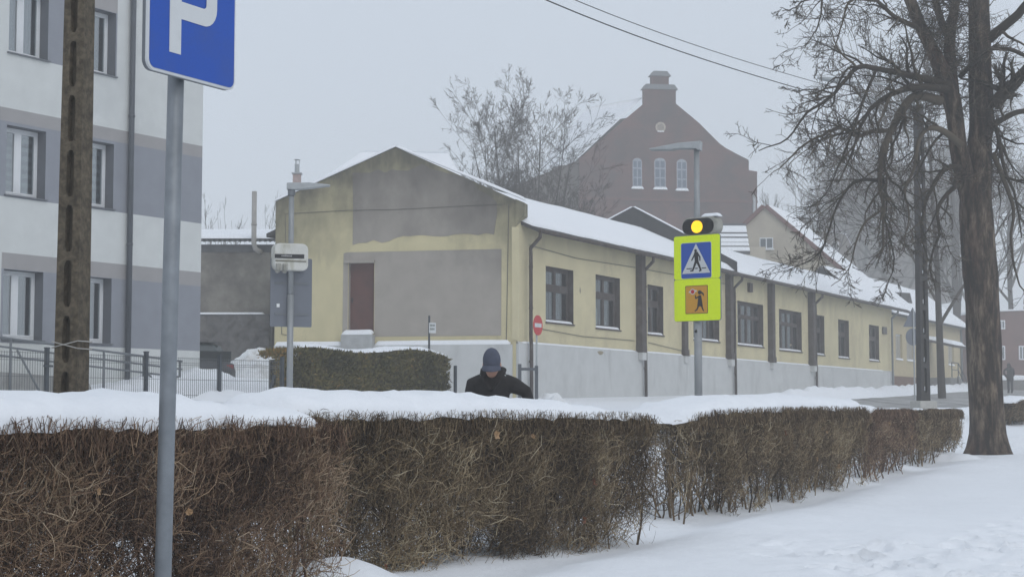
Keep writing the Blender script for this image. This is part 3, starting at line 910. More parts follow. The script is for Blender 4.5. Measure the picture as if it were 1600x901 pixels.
for x in (0.55, 10.15, 20.2, 32.2): dpipe(x)
dpipe(HL - .9).data.materials[0] = GREYMETAL
for (x, d_) in ((9.86, .24), (14.54, .14), (19.7, .24), (25.4, .24), (31.68, .28)):
    mb = MB(); mb.box(x, x + .38, -d_, -.003, 3.15, 6.66); mb.box(x - .03, x + .41, -d_ - .03, -.003, 3.1, 3.35)
    mb.build('pilaster', m_br, hall, dz=-YZ)
    mb = MB(); mb.box(x - .01, x + .39, -d_ - .02, -.095, 2.82, 3.099); mb.build('pilaster_foot', m_pl, hall, dz=-YZ)
m_ycur = mat('hall_curtain', (0.40, 0.41, 0.41), .9, .1, 4, dirt=(0.2, 0.205, 0.21), dscale=3, dlo=.45, dhi=.6, dstretch=(1.6, 1, .06))
m_gl2 = glass('hall_glass', (0.7, 0.74, 0.74), 0.14)
for wi, (xa, xb, za, zb, nc, _) in enumerate(wins):
    y = .20; w = .09
    fr = MB()
    fr.box(xa + .003, xb - .003, y, y + .1, za + .003, za + w); fr.box(xa + .003, xb - .003, y, y + .1, zb - w, zb - .003)
    fr.box(xa + .003, xa + w, y, y + .1, za + w, zb - w); fr.box(xb - w, xb - .003, y, y + .1, za + w, zb - w)
    zt = zb - (zb - za) * (.36 if nc == 2 else .33)
    fr.box(xa + w, xb - w, y - .02, y + .09, zt - (.1 if nc == 2 else .06), zt + (.06 if nc == 2 else .03))
    win = fr.build('window', m_br, hall, dz=-YZ)
    cols = [xa + w + (xb - xa - 2 * w) * k / nc for k in range(nc + 1)]
    mu = MB()
    for k in range(1, nc): mu.box(cols[k] - .05, cols[k] + .05, y - .015, y + .085, za + w, zb - w)
    mu.build('mullion', m_br, win, dz=-YZ)
    zl = zt - (.1 if nc == 2 else .06); zu = zt + (.06 if nc == 2 else .03)
    for k in range(nc):
        a = cols[k] + (.05 if k else 0); b_ = cols[k + 1] - (.05 if k < nc - 1 else 0)
        for (p0, p1) in ((za + w, zl), (zu, zb - w)):
            s = .045
            sa = MB(); sa.box(a, b_, y - .005, y + .05, p0, p0 + s); sa.box(a, b_, y - .005, y + .05, p1 - s, p1); sa.box(a, a + s, y - .005, y + .05, p0 + s, p1 - s); sa.box(b_ - s, b_, y - .005, y + .05, p0 + s, p1 - s)
            sa.build('sash', m_br, win, dz=-YZ)
            pn = MB(); pn.box(a + s, b_ - s, y + .02, y + .03, p0 + s, p1 - s); pn.build('pane', m_gl2, win, dz=-YZ)
    cu = MB(); rs2 = random.Random(wi)
    for k in range(nc):
        a, b_ = cols[k] + .02, cols[k + 1] - .02
        for h in range(2):
            aa = a + (b_ - a) * (.5 * h + .03); bb = a + (b_ - a) * (.5 * h + rs2.uniform(.3, .5)); m_ = 8
            for j in range(m_):
                x0, x1 = aa + (bb - aa) * j / m_, aa + (bb - aa) * (j + 1) / m_
                y0, y1 = y + .2 + .04 * (j % 2), y + .2 + .04 * ((j + 1) % 2)
                cu.quad((x0, y0, za + .05), (x1, y1, za + .05), (x1, y1, zb - .05), (x0, y0, zb - .05))
    cu.build('curtain', m_ycur, win, dz=-YZ)
    if wi == 1:
        cw = MB(); cw.add([(xa + 1.1, y + .15, za + .1), (xa + 1.75, y + .15, za + .1), (xa + 1.5, y + .17, za + .6), (xa + 1.25, y + .15, za + 1.15)], [(0, 1, 2, 3)]); cw.add([(xa + .35, y + .16, za + .1), (xa + .95, y + .16, za + .1), (xa + .95, y + .16, za + .72), (xa + .35, y + .16, za + .72)], [(0, 1, 2, 3)])
        cw.build('torn_curtain', mat('white_cloth', (.72, .73, .74), .9), win, dz=-YZ)
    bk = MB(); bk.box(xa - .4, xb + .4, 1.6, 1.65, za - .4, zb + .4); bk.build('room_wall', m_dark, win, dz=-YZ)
    snow_slab('sill_snow', win, [(xa + .02, -.03, za + .004), (xb - .1, -.03, za + .004), (xb - .1, .19, za + .004), (xa + .02, .19, za + .004)], .08, seed=wi + 3, dz=-YZ, amp=.03)
    sl = MB(); sl.box(xa - .03, xb + .03, -.05, -.002, za - .05, za - .002); sl.build('sill', m_br, win, dz=-YZ)
mb = MB(); mb.box(22.6, 23.0, -.12, -.002, 6.1, 6.5); mb.build('wall_vent', m_br, hall, dz=-YZ)
mb = MB(); mb.box(46.0, 46.8, -.1, -.002, 5.2, 5.6); mb.build('wall_sign', mat('sign_brown', (0.1, 0.09, 0.08), .6), hall, dz=-YZ)
mb = MB(); mb.tube([(.9, -.03, 6.25), (4.5, -.03, 6.12), (9.8, -.03, 6.2)], .012, 5); mb.tube([(.9, -.03, 3.65), (5, -.03, 3.5), (9.6, -.03, 3.52)], .012, 5); mb.tube([(11, -.03, 3.5), (14.5, -.03, 3.3)], .012, 5); mb.tube([(10.6, -.03, 6.2), (19.6, -.03, 6.25)], .012, 5)
mb.build('wall_cable', MATS['cable_grey'], hall, dz=-YZ)
# small damage in render
for (x, z, w_, h_) in ((6.4, 2.98, .5, .14), (4.9, 5.05, .1, .22), (1.05, 3.7, .22, .6), (28.8, 4.0, .3, .12)):
    pts = [(x + w_ * .5 * math.cos(t) * (1 + .3 * math.sin(3 * t)), z + h_ * .5 * math.sin(t)) for t in np.linspace(0, 2 * math.pi, 11)[:-1]]
    mb = MB(); mb.prism(pts, -.094 if z < 3.1 else -.006, -.002); mb.build('damaged_spot', mat('bare_mortar', (0.30, 0.26, 0.19), .95, .3, 9), hall, dz=-YZ)

# flue on the far roof side
fp = P(464, 286, 57)
fl = thing('roof_flue', 'steel flue with a cowl on a pinkish chimney stub behind the gable', 'chimney', (fp.x, fp.y, fp.z - 1.2), 0)
mb = MB(); mb.box(-.13, .13, -.13, .13, 0, 1.5); mb.build('stub', mat('pink_brick', (0.42, 0.33, 0.31), .9, .2, 8), fl)
mb = MB(); mb.box(-.17, .17, -.17, .17, 1.501, 1.55); mb.tube([(0, 0, 1.551), (0, 0, 1.85)], .085, 12); mb.build('flue', GALV_P, fl)
mb = MB(); [mb.tube([(.075 * math.cos(a), .075 * math.sin(a), 1.84), (.075 * math.cos(a), .075 * math.sin(a), 2.0)], .012, 5) for a in (0.4, 2.5, 4.6)]; mb.tube([(0, 0, 2.0), (0, 0, 2.03)], [.12, .05], 12); mb.build('cowl', GALV_P, fl)

# snow covered hall roof far behind the gable
fr0 = thing('snowy_roof_hall', 'distant low hall with a broad snow covered roof behind the yellow gable', 'building', (-6.0, 78, 2.0), 0)
q = lambda px, py, Y: tuple(P(px, py, Y) - Vector((-6.0, 78, 2.0)))
mb = MB(); mb.box(-4.2, 4.6, 0, 8, -1, 9.2); mb.build('wall', m_og, fr0)
a = [q(470, 300, 77.5), q(735, 300, 77.5), q(700, 238, 82), q(572, 236, 82)]
mb = MB(); mb.slab(*a, .2); mb.build('roof', m_sof, fr0)
snow_slab('roof_snow', fr0, a, .18, seed=5, dz=.003)


# ------------------------------------------------------------------ hedges
TW = tint_mat('hedge_twig', [(0.0, (0.038, 0.027, 0.019)), (0.35, (0.165, 0.118, 0.073)), (0.7, (0.335, 0.255, 0.152)), (0.9, (0.46, 0.37, 0.24)), (1.0, (0.56, 0.48, 0.34))])
TWR = tint_mat('hedge_twig_red', [(0.0, (0.042, 0.027, 0.02)), (0.35, (0.19, 0.118, 0.08)), (0.7, (0.35, 0.245, 0.155)), (1.0, (0.52, 0.41, 0.29))])
DRY = mat('dry_leaf', (0.36, 0.235, 0.13), .85, .2, 30)
DRY2 = mat('dry_leaf_red', (0.23, 0.10, 0.06), .85, .2, 30)
leaf_me = []
for s in range(3):
    rr = random.Random(s)
    mb = MB(); n = 11
    ring = [(.028 * (1 + .5 * math.sin(2.5 * t + s)) * math.cos(t) * rr.uniform(.6, 1.1), rr.uniform(-.018, .018), .034 * math.sin(t)) for t in np.linspace(0, 2 * math.pi, n + 1)[:-1]]
    vs = [(0, .012, 0)] + ring
    mb.add(vs, [(0, i + 1, (i + 1) % n + 1) for i in range(n)])
    o = mb.build('leaf', DRY if s < 2 else DRY2); leaf_me.append(o.data); bpy.data.objects.remove(o)


def hedge(label, A, B, depth, ztop, per_m, rk, seed, gaps=(), cap=None, leaves=0, low=0.5, red=0.5, endgap=(0, 0)):
    """clipped leafless hedge: front line A->B, ztop(t) world height of the clipped top"""
    rng = np.random.RandomState(seed)
    A = np.array(A, float); B = np.array(B, float)
    L = float(np.hypot(*(B - A))); ang = math.atan2(B[1] - A[1], B[0] - A[0])
    za = float(HB(*A)); root = thing('clipped_hedge', label, 'hedge', (A[0], A[1], za), ang, 'leafless clipped hedges along the road')
    e = (B - A) / L
    def zb(x): return HB(A[0] + e[0] * x, A[1] + e[1] * x) - za - .08
    def zt(x): return np.interp(x / L, *zip(*ztop)) - za + .035 * (fbm(x * .9, x * 0 + 2, seed + 11) - .5) - .05 * np.clip(1 - np.minimum(x, L - x) / .3, 0, 1) ** 2
    polys = []
    # fine twigs
    N = int(per_m * L * 2.0)
    x = rng.uniform(-.02, L + .02, N)
    top = zt(x); bot = zb(x); Hh = top - bot
    kind = rng.rand(N)
    y = np.where(kind < .42, rng.beta(1.2, 3.2, N) * depth * .55, np.where(kind < .6, depth - rng.beta(1.2, 3, N) * depth * .4, rng.uniform(.02, depth - .02, N)))
    t = rng.beta(1.12, 1.0, N)
    t = np.where(rng.rand(N) < .10, 1 - rng.rand(N) ** 1.5 * .12, t)
    z = bot + t * Hh
    g = .62 * fbm(x * 2.1 + seed, z * 2.6 + y * 1.4, seed) + .38 * fbm(x * 6 + seed, z * 6 + y * 3, seed + 40)
    thr = low * (1 - sstep(t, .08, .72)) ** 1.1 + .25
    keep = g > thr - .03
    for (ga, gb, kp, th_) in gaps:
        ing = (x > ga) & (x < gb) & (t < th_)
        keep &= ~ing | (rng.rand(N) < kp)
    x, y, z, t = x[keep], y[keep], z[keep], t[keep]; top = top[keep]; N = len(x)
    d = np.stack([rng.normal(0, .62, N), rng.normal(0, .42, N) - .12 * (y < depth * .3), .50 + rng.normal(0, .5, N)], -1)
    d /= np.linalg.norm(d, axis=1, keepdims=True)
    ln = rng.uniform(.07, .25, N) * np.where(t > .85, .7, 1)
    K = 4
    P_ = np.zeros((N, K, 3)); P_[:, 0] = np.stack([x, y, z], -1)
    for k in range(1, K):
        d = d + rng.normal(0, .38, (N, 3)); d /= np.linalg.norm(d, axis=1, keepdims=True)
        P_[:, k] = P_[:, k - 1] + d * (ln / (K - 1))[:, None]
    P_[:, :, 1] = np.clip(P_[:, :, 1], -.03 + rng.uniform(-.03, .02, N)[:, None], depth + .03)
    lim = zt(P_[:, :, 0]) + .03 * (fbm(P_[:, :, 0] * 5, P_[:, :, 1] * 5, seed + 2) - .45) + np.where(y < depth * .22, rng.uniform(-.05, .035, N), rng.uniform(-.05, .01, N))[:, None]
    P_[:, :, 2] -= np.maximum((P_[:, :, 2] - lim).max(axis=1), 0)[:, None]
    r0 = rng.uniform(.0012, .0027, N) * rk
    Rd = r0[:, None] * np.linspace(1.15, .55, K)[None]
    tn = np.clip(.31 + .10 * (y < depth * .25) + .7 * (vnoise(x * 3, z * 3, seed + 7) - .5) + rng.normal(0, .28, N), 0, 1)
    V, q = tubes_np(P_, Rd)
    Vs, Qs, Ts = [V], [q], [np.repeat(tn, K * 3)]
    off = len(V)
    # fringe of clipped tips along the upper front edge
    Nf = int(L * 520)
    fx_ = rng.uniform(0, L, Nf); fy_ = rng.uniform(-.045, .07, Nf)
    ft = zt(fx_) + .045 * (fbm(fx_ * 5, fx_ * 0, seed + 90) - .55) + rng.uniform(-.06, .032, Nf)
    fl_ = rng.uniform(.05, .14, Nf)
    ld = np.stack([rng.normal(0, .35, Nf), rng.normal(-.05, .25, Nf), np.ones(Nf)], -1); ld /= np.linalg.norm(ld, axis=1, keepdims=True)
    e_ = np.stack([fx_, fy_, ft], -1)
    Fp = np.stack([e_ - ld * fl_[:, None], e_ - ld * fl_[:, None] * .5 + rng.normal(0, .008, (Nf, 3)), e_], 1)
    Rf = (rng.uniform(.0012, .0026, Nf) * rk)[:, None] * np.array([[1.1, .9, .6]])
    V, q = tubes_np(Fp, Rf)
    Vs.append(V); Qs.append(q + off); Ts.append(np.repeat(np.clip(rng.normal(.2, .2, Nf), 0, 1), 9)); off += len(V)
    # stems from the ground with side branches
    Ns = int(L / .075)
    K = 7
    bx = rng.uniform(.0, L, Ns); by = np.clip(rng.normal(depth * .45, depth * .16, Ns), .08, depth - .08)
    S = np.zeros((Ns, K, 3))
    lean = rng.normal(0, .22, (Ns, 2)) * np.array([1, .7])
    hh = zt(bx) - zb(bx)
    hl = rng.uniform(.55, .98, Ns)
    for k in range(K):
        f = k / (K - 1)
        S[:, k, 0] = bx + lean[:, 0] * f * hh + rng.normal(0, .012, Ns)
        S[:, k, 1] = np.clip(by + lean[:, 1] * f * hh + rng.normal(0, .012, Ns), .03, depth - .03)
        S[:, k, 2] = zb(bx) + f * hl * hh
    rs_ = rng.uniform(.006, .012, Ns) * (1 + .4 * (rk - 1))
    V, q = tubes_np(S, rs_[:, None] * np.linspace(1, .4, K)[None], 4)
    Vs.append(V); Qs.append(q + off); Ts.append(np.repeat(np.clip(rng.normal(.28, .2, Ns), 0, 1), K * 4)); off += len(V)
    nb = 8
    M = Ns * nb
    si = np.repeat(np.arange(Ns), nb); fk = rng.uniform(.08, .8, M)
    kk = fk * (K - 1); k0 = np.floor(kk).astype(int); ff = (kk - k0)[:, None]
    st = S[si, k0] * (1 - ff) + S[si, np.minimum(k0 + 1, K - 1)] * ff
    d = np.stack([rng.normal(0, .6, M), rng.normal(0, .45, M), rng.uniform(.35, 1.1, M)], -1); d /= np.linalg.norm(d, axis=1, keepdims=True)
    K2 = 5; ln = rng.uniform(.22, .55, M)
    Bp = np.zeros((M, K2, 3)); Bp[:, 0] = st
    for k in range(1, K2):
        d = d + rng.normal(0, .2, (M, 3)) + np.array([0, 0, .08]); d /= np.linalg.norm(d, axis=1, keepdims=True)
        Bp[:, k] = Bp[:, k - 1] + d * (ln / (K2 - 1))[:, None]
    Bp[:, :, 1] = np.clip(Bp[:, :, 1], -.02, depth + .02); Bp[:, :, 2] = np.minimum(Bp[:, :, 2], zt(Bp[:, :, 0]) - .01)
    Bp[:, :, 0] = np.clip(Bp[:, :, 0], -.12, L + .12)
    rb = rng.uniform(.0025, .005, M) * (1 + .5 * (rk - 1))
    V, q = tubes_np(Bp, rb[:, None] * np.linspace(1, .45, K2)[None], 3)
    Vs.append(V); Qs.append(q + off); Ts.append(np.repeat(np.clip(rng.normal(.36, .25, M), 0, 1), K2 * 3)); off += len(V)
    tw = mesh_np('twigs', np.concatenate(Vs), np.concatenate(Qs), TWR if red > .6 else TW, root, np.concatenate(Ts))
    tw['kind'] = 'stuff'
    # cap of snow
    if cap:
        xs0, xs1, prof, y0, y1 = cap
        n, m = 110, 26
        u = np.linspace(0, 1, n); U, W = np.meshgrid(u, np.linspace(0, 1, m))
        th = np.interp(U, *zip(*prof))
        X = xs0 + (xs1 - xs0) * U
        endf = np.clip(np.minimum(U * (xs1 - xs0), (1 - U) * (xs1 - xs0)) / .26, 0, 1) ** .5
        th = th * endf * (.62 + .76 * fbm(X * 2.6, W * 1.3, seed + 70)) + .004
        ph = np.pi * W                                    # over the top from front to back
        w2 = (y1 - y0) / 2 * (.93 + .14 * fbm(X * 1.7, W * 0 + 3, seed + 71)) * (.55 + .45 * endf)
        cy = (y0 + y1) / 2
        cs = np.sign(np.cos(ph)) * np.abs(np.cos(ph)) ** .55
        sn = np.sin(ph) ** .75
        Yc = cy - w2 * cs
        lump = .07 * (fbm(X * 5.5, Yc * 5.5, seed + 73) - .5) * sn
        hang = .06 * (fbm(X * 7, W * 0 + 9, seed + 75, 5) - .48) * (1 - sn) ** 2
        Zc = zt(X) - .03 + th * sn + lump * endf - hang
        V1 = np.stack([X, Yc, Zc], -1)
        Vb = np.stack([X, Yc, np.minimum(Zc - .002, zt(X) - .028 - hang)], -1)
        I = np.arange(n * m).reshape(m, n)
        q1 = np.stack([I[:-1, :-1], I[:-1, 1:], I[1:, 1:], I[1:, :-1]], -1).reshape(-1, 4)
        per = np.concatenate([I[0, :], I[1:, -1], I[-1, -2::-1], I[-2:0:-1, 0]]); nx = np.roll(per, -1)
        Q = np.concatenate([q1, q1[:, ::-1] + n * m, np.stack([per + n * m, nx + n * m, nx, per], -1)])
        mesh_np('snow_cap', np.concatenate([V1.reshape(-1, 3), Vb.reshape(-1, 3)]), Q, SNOW, root, smooth=True)
    for k in range(leaves):
        o = bpy.data.objects.new('leaf', rng.choice(leaf_me)); COL.objects.link(o); o.parent = root
        xx = rng.uniform(.1, L - .1)
        o.location = (xx, rng.uniform(-.045, -.01), zb(xx) + rng.uniform(.1, .92) * (zt(xx) - zb(xx)))
        o.rotation_euler = (rng.uniform(-.6, .6), rng.uniform(0, 6.3), rng.uniform(-.6, .6))
        s = rng.uniform(.45, 1.05); o.scale = (s, s, s)
    return root


def on(A, B, t): return (A[0] + (B[0] - A[0]) * t, A[1] + (B[1] - A[1]) * t)


hedge('nearest brown leafless hedge behind the blue parking sign pole', (-3.05, 5.26), (-0.98, 9.88), .8, [(0, 1.03), (.55, 1.03), (1, 1.025)], 5200, 1.0, 1,
      gaps=((4.3, 5.05, .3, .5), (1.9, 2.5, .55, .4), (3.0, 3.5, .45, .5)), cap=(-.05, 4.98, [(0, .165), (.2, .15), (.4, .165), (.55, .15), (.65, .165), (.78, .155), (.88, .12), (.95, .09), (1, .05)], .02, .86), leaves=9, low=.27, red=.7)
hedge('long middle leafless hedge in front of the person, thick snow cap', (-1.36, 10.28), (1.24, 14.4), .8, [(0, 1.06), (.5, 1.055), (1, 1.03)], 4900, 1.1, 2,
      gaps=((.1, 1.0, .22, .55), (3.2, 3.5, .4, .45), (4.3, 4.9, .5, .25)), cap=(.0, 4.85, [(0, .12), (.12, .17), (.3, .185), (.45, .175), (.7, .13), (.85, .09), (.96, .05), (1, .03)], .0, .84), leaves=6, low=.18, red=.2)
hedge('leafless hedge by the pedestrian crossing sign, snow along its top', (1.78, 16.3), (5.26, 24.72), .8, [(0, 1.03), (.12, 1.06), (.6, 1.085), (1, 1.085)], 2500, 1.5, 3,
      gaps=((.0, 1.35, .22, .8), (3.3, 3.7, .45, .5), (5.6, 6.1, .4, .55), (8.6, 9.1, .5, .5)), cap=(-.1, 9.05, [(0, .06), (.1, .15), (.4, .17), (.8, .17), (.95, .14), (1, .1)], .0, .84), leaves=5, low=.40, red=.5)
hedge('short dark gappy hedge with one tuft of snow near the big tree', (5.56, 25.45), (6.95, 28.7), .8, [(0, 1.05), (1, 1.045)], 1900, 1.8, 4,
      gaps=((.2, 1.5, .4, .75), (2.6, 3.1, .5, .5)), cap=(.0, .95, [(0, .07), (.5, .1), (1, .06)], .1, .7), leaves=3, low=.45, red=.7)
hedge('thin far stretch of leafless hedge ending at the big tree', (7.45, 29.85), (9.25, 34.3), .8, [(0, 1.055), (1, 1.03)], 1500, 2.0, 5,
      gaps=((.1, 4.9, .45, .45),), leaves=0, low=.5, red=.5)
hx = P(1597, 640, 44)
hedge('small hedge with snow on top at the edge past the tree', (hx.x - .12, hx.y - .3), (hx.x + 1.7, hx.y + 3.9), .9, [(0, 1.28), (1, 1.3)], 2200, 2.6, 6,
      cap=(.0, 4.4, [(0, .1), (.5, .14), (1, .1)], .0, .9), low=.35, red=.2)

# ------------------------------------------------------------------ evergreen hedge before the gable
EV = tint_mat('thuja_spray', [(0.0, (0.05, 0.046, 0.018)), (0.4, (0.125, 0.112, 0.042)), (0.8, (0.21, 0.175, 0.065)), (1.0, (0.32, 0.19, 0.06))])
E0, E1 = P(441, 600, 38), P(701, 600, 41)
ea = math.atan2(E1.y - E0.y, E1.x - E0.x); EL = math.hypot(E1.x - E0.x, E1.y - E0.y)
ez = 1.2
ev = thing('evergreen_hedge', 'dense evergreen thuja hedge with snow on top before the yellow gable', 'hedge', (E0.x, E0.y, ez), ea)
rng = np.random.RandomState(9)
def evtop(x): return 1.16 + .05 * np.sin(x * 2.1) - .06 * sstep(x, EL - .6, EL)
N = 30000
x = rng.uniform(-.1, EL + .03, N); dz_ = evtop(x)
face = rng.rand(N)
z = rng.uniform(-.3, 1, N) * dz_; y = rng.beta(1, 4, N) * .5
tp = face > .72
z = np.where(tp, dz_ - rng.beta(1, 4, N) * .2, z); y = np.where(tp, rng.uniform(0, .9, N), y)
bul = .10 * (fbm(x * 1.5, z * 1.2, 4) - .5) + .07 * (fbm(x * 5, z * 4, 6) - .5)
y = y + bul
d = np.stack([rng.normal(0, .55, N), -np.abs(rng.normal(.25, .4, N)) * np.where(tp, .3, 1), .5 + rng.normal(0, .45, N)], -1); d /= np.linalg.norm(d, axis=1, keepdims=True)
sd_ = np.cross(d, rng.normal(0, 1, (N, 3))); sd_ /= np.linalg.norm(sd_, axis=1, keepdims=True)
c0 = np.stack([x, y, z], -1); ln = rng.uniform(.06, .16, N)[:, None]; wd_ = rng.uniform(.012, .03, N)[:, None]
V = np.stack([c0, c0 + d * ln * .5 + sd_ * wd_, c0 + d * ln, c0 + d * ln * .5 - sd_ * wd_], 1).reshape(-1, 3)
tn = np.clip(.35 + .5 * (vnoise(x * 2.2, z * 2.2, 8) - .5) + rng.normal(0, .2, N) + .5 * (1 - sstep(x, .0, .35)), 0, 1)
o = mesh_np('foliage', V, np.arange(4 * N).reshape(N, 4), EV, ev, np.repeat(tn, 4)); o['kind'] = 'stuff'
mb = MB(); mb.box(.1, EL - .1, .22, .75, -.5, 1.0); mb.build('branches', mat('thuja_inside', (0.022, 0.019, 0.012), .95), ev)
for k in range(8):
    mb = MB(); xx = .25 + k * (EL - .5) / 7; mb.tube([(xx, .45, -.6), (xx + .02, .45, 1.0)], .03, 6); mb.build('stem', mat('stem_bark', (0.05, 0.04, 0.03), .9), ev)
n, m = 90, 16
U, W = np.meshgrid(np.linspace(.35, EL - .02, n), np.linspace(0, 1, m))
cov = .02 + .16 * (fbm(U * 1.7, U * 0, 33)) * sstep(U, .3, 1.2)
Y_ = cov + (.95 - cov) * W
Zs = evtop(U) + .035 + (.12 + .06 * fbm(U * 1.4, W, 3)) * np.sin(np.pi * np.clip(W * .94 + .03, 0, 1)) ** .5 + .05 * (fbm(U * 5, W * 4, 44) - .5)
Zs = Zs * 1.0 - .2 * (1 - sstep(U, .35, .6))
I = np.arange(n * m).reshape(m, n); q1 = np.stack([I[:-1, :-1], I[:-1, 1:], I[1:, 1:], I[1:, :-1]], -1).reshape(-1, 4)
mesh_np('snow_cap', np.stack([U, Y_, Zs], -1).reshape(-1, 3), q1, SNOW, ev, smooth=True)
# wire fence standing along it
ef = thing('wire_fence', 'dark wire fence posts around the evergreen hedge', 'fence', (E0.x, E0.y, ez), ea)
for xx in (.05, EL + .06):
    mb = MB(); mb.box(xx - .03, xx + .03, -.22, -.16, -.5, .92); mb.build('post', DARKMETAL, ef)


# ------------------------------------------------------------------ parking sign
BLUE = mat('sign_blue', (0.016, 0.080, 0.40), 0.42, 0.06, 90, dirt=(0.035, 0.085, 0.32), dscale=4, dlo=.45, dhi=.8)
SIGNW = mat('sign_white', (0.60, 0.62, 0.63), 0.45, 0.03, 12, dirt=(.50, .515, .52), dscale=5, dlo=.5, dhi=.8)
pa = math.atan2(2600, 1410)
px_, py_ = -1.491, 7.3
ps = thing('parking_sign', 'tall galvanised pole carrying a blue parking sign with white letter P', 'road sign', (px_, py_, -.05), pa)


def rrect(x0, x1, z0, z1, r, n=6):
    pts = []
    for (cx, cz, a0) in ((x1 - r, z0 + r, -90), (x1 - r, z1 - r, 0), (x0 + r, z1 - r, 90), (x0 + r, z0 + r, 180)):
        for k in range(n + 1):
            a = R(a0 + 90 * k / n); pts.append((cx + r * math.cos(a), cz + r * math.sin(a)))
    return pts


mb = MB()
pb = P(255, 890, 7.3); pt = P(275, 120, 7.3)
lean = (pt.x - pb.x) / (pt.z - pb.z)
cp_, sp_ = math.cos(pa), math.sin(pa)
def lv(z): return ((pt.x + lean * (z - pt.z) - px_), 0.0)
def loc(z):
    dx = pt.x + lean * (z - pt.z) - px_
    return (cp_ * dx, -sp_ * dx, z + .05)
mb.tube([loc(-.3), loc(1.5), loc(3.25)], .0362, 20)
mb.build('pole', mat('pole_zinc', (0.235, 0.255, 0.275), .5, .16, 9, .1, 50, .4, dirt=(0.14, 0.155, 0.17), dscale=6, dlo=.5, dhi=.75, dstretch=(1, 1, .08)), ps, smooth=True)
x0, x1, z0, z1 = -.278, .322, 2.593, 3.193
mb = MB(); mb.prism(rrect(x0, x1, z0, z1, .045), -.062, -.044); mb.build('panel', GREYMETAL, ps)
mb = MB(); mb.prism(rrect(x0, x1, z0, z1, .045), -.075, -.0621); mb.build('border', SIGNW, ps)
mb = MB(); mb.prism(rrect(x0 + .011, x1 - .011, z0 + .011, z1 - .011, .036), -.078, -.0751); mb.build('face', BLUE, ps)
mb = MB(); bo = 0.0
# letter P: stem and bowl
xs0_, xs1_ = -.142, -.066
zb0, zb1, zt0 = 2.69, 2.848, 3.108
mb.prism([(xs0_, zb0), (xs1_, zb0), (xs1_, zt0), (xs0_, zt0)], -.081, -.0781)
outer = [(xs1_, zb1), (.09, zb1)] + [(.09 + .09 * math.sin(a), zb1 + .09 - .09 * math.cos(a)) for a in np.linspace(.2, math.pi / 2, 6)] + [(.18 - .09 + .09 * math.cos(a), zt0 - .09 + .09 * math.sin(a)) for a in np.linspace(0, math.pi / 2, 6)] + [(xs1_, zt0)]
t_ = .078
inner = [(xs1_, zb1 + t_), (.085, zb1 + t_)] + [(.085 + .02 * math.sin(a), zb1 + t_ + .02 - .02 * math.cos(a)) for a in np.linspace(.2, math.pi / 2, 6)] + [(.085 + .02 * math.cos(a), zt0 - t_ - .02 + .02 * math.sin(a)) for a in np.linspace(0, math.pi / 2, 6)] + [(xs1_, zt0 - t_)]
n = len(outer)
vs = [(p_[0], -.081, p_[1]) for p_ in outer] + [(p_[0], -.081, p_[1]) for p_ in inner]
mb.add(vs, [(i, i + 1, n + i + 1, n + i) for i in range(n - 1)])
mb.build('letter', SIGNW, ps)
for z in (2.72, 3.02):
    mb = MB(); mb.box(-.07, .07, -.044, .045, z, z + .03); mb.build('clamp', GALV, ps)

# ------------------------------------------------------------------ pedestrian crossing posts
LIME = mat('fluorescent_lime', (0.76, 0.95, 0.006), 0.5, 0.03, 40, dirt=(0.62, 0.80, 0.015), dscale=3, dlo=.52, dhi=.85, dstretch=(1, 1, .4))
ORANGE = mat('sign_orange', (0.60, 0.30, 0.03), .45, .03, 9)
RED = mat('sign_red', (0.50, 0.025, 0.03), .4, .05, 9)
m_lamp, nt, b = nodes_of('amber_lit')
vo = nt.nodes.new('ShaderNodeTexVoronoi'); vo.inputs['Scale'].default_value = 55
tc = nt.nodes.new('ShaderNodeTexCoord'); nt.links.new(tc.outputs['Object'], vo.inputs['Vector'])
c = ramp(nt, vo.outputs['Distance'], [(0.15, (1.0, 0.78, 0.02)), (0.6, (0.9, 0.5, 0.0))])
nt.links.new(c, b.inputs['Emission Color']); b.inputs['Emission Strength'].default_value = 1.15
b.inputs['Base Color'].default_value = (.6, .35, 0, 1)


def limb(mb, pts, w, y0=-.004, y1=0.0, mi=0):
    """flat stroke through 2D points with half-widths w"""
    for i in range(len(pts) - 1):
        a, b_ = Vector(pts[i]), Vector(pts[i + 1]); n_ = (b_ - a).normalized(); s = Vector((-n_.y, n_.x))
        wa, wb_ = w[i], w[i + 1]
        mb.prism([tuple(a + n_ * -wa * .5 - s * wa), tuple(b_ + n_ * wb_ * .5 - s * wb_), tuple(b_ + n_ * wb_ * .5 + s * wb_), tuple(a - n_ * wa * .5 + s * wa)], y0 - .0001 * i, y1, mi)


def disc(mb, cx, cz, r, y0, y1, n=16, mi=0):
    mb.prism([(cx + r * math.cos(2 * math.pi * k / n), cz + r * math.sin(2 * math.pi * k / n)) for k in range(n)], y0, y1, mi)


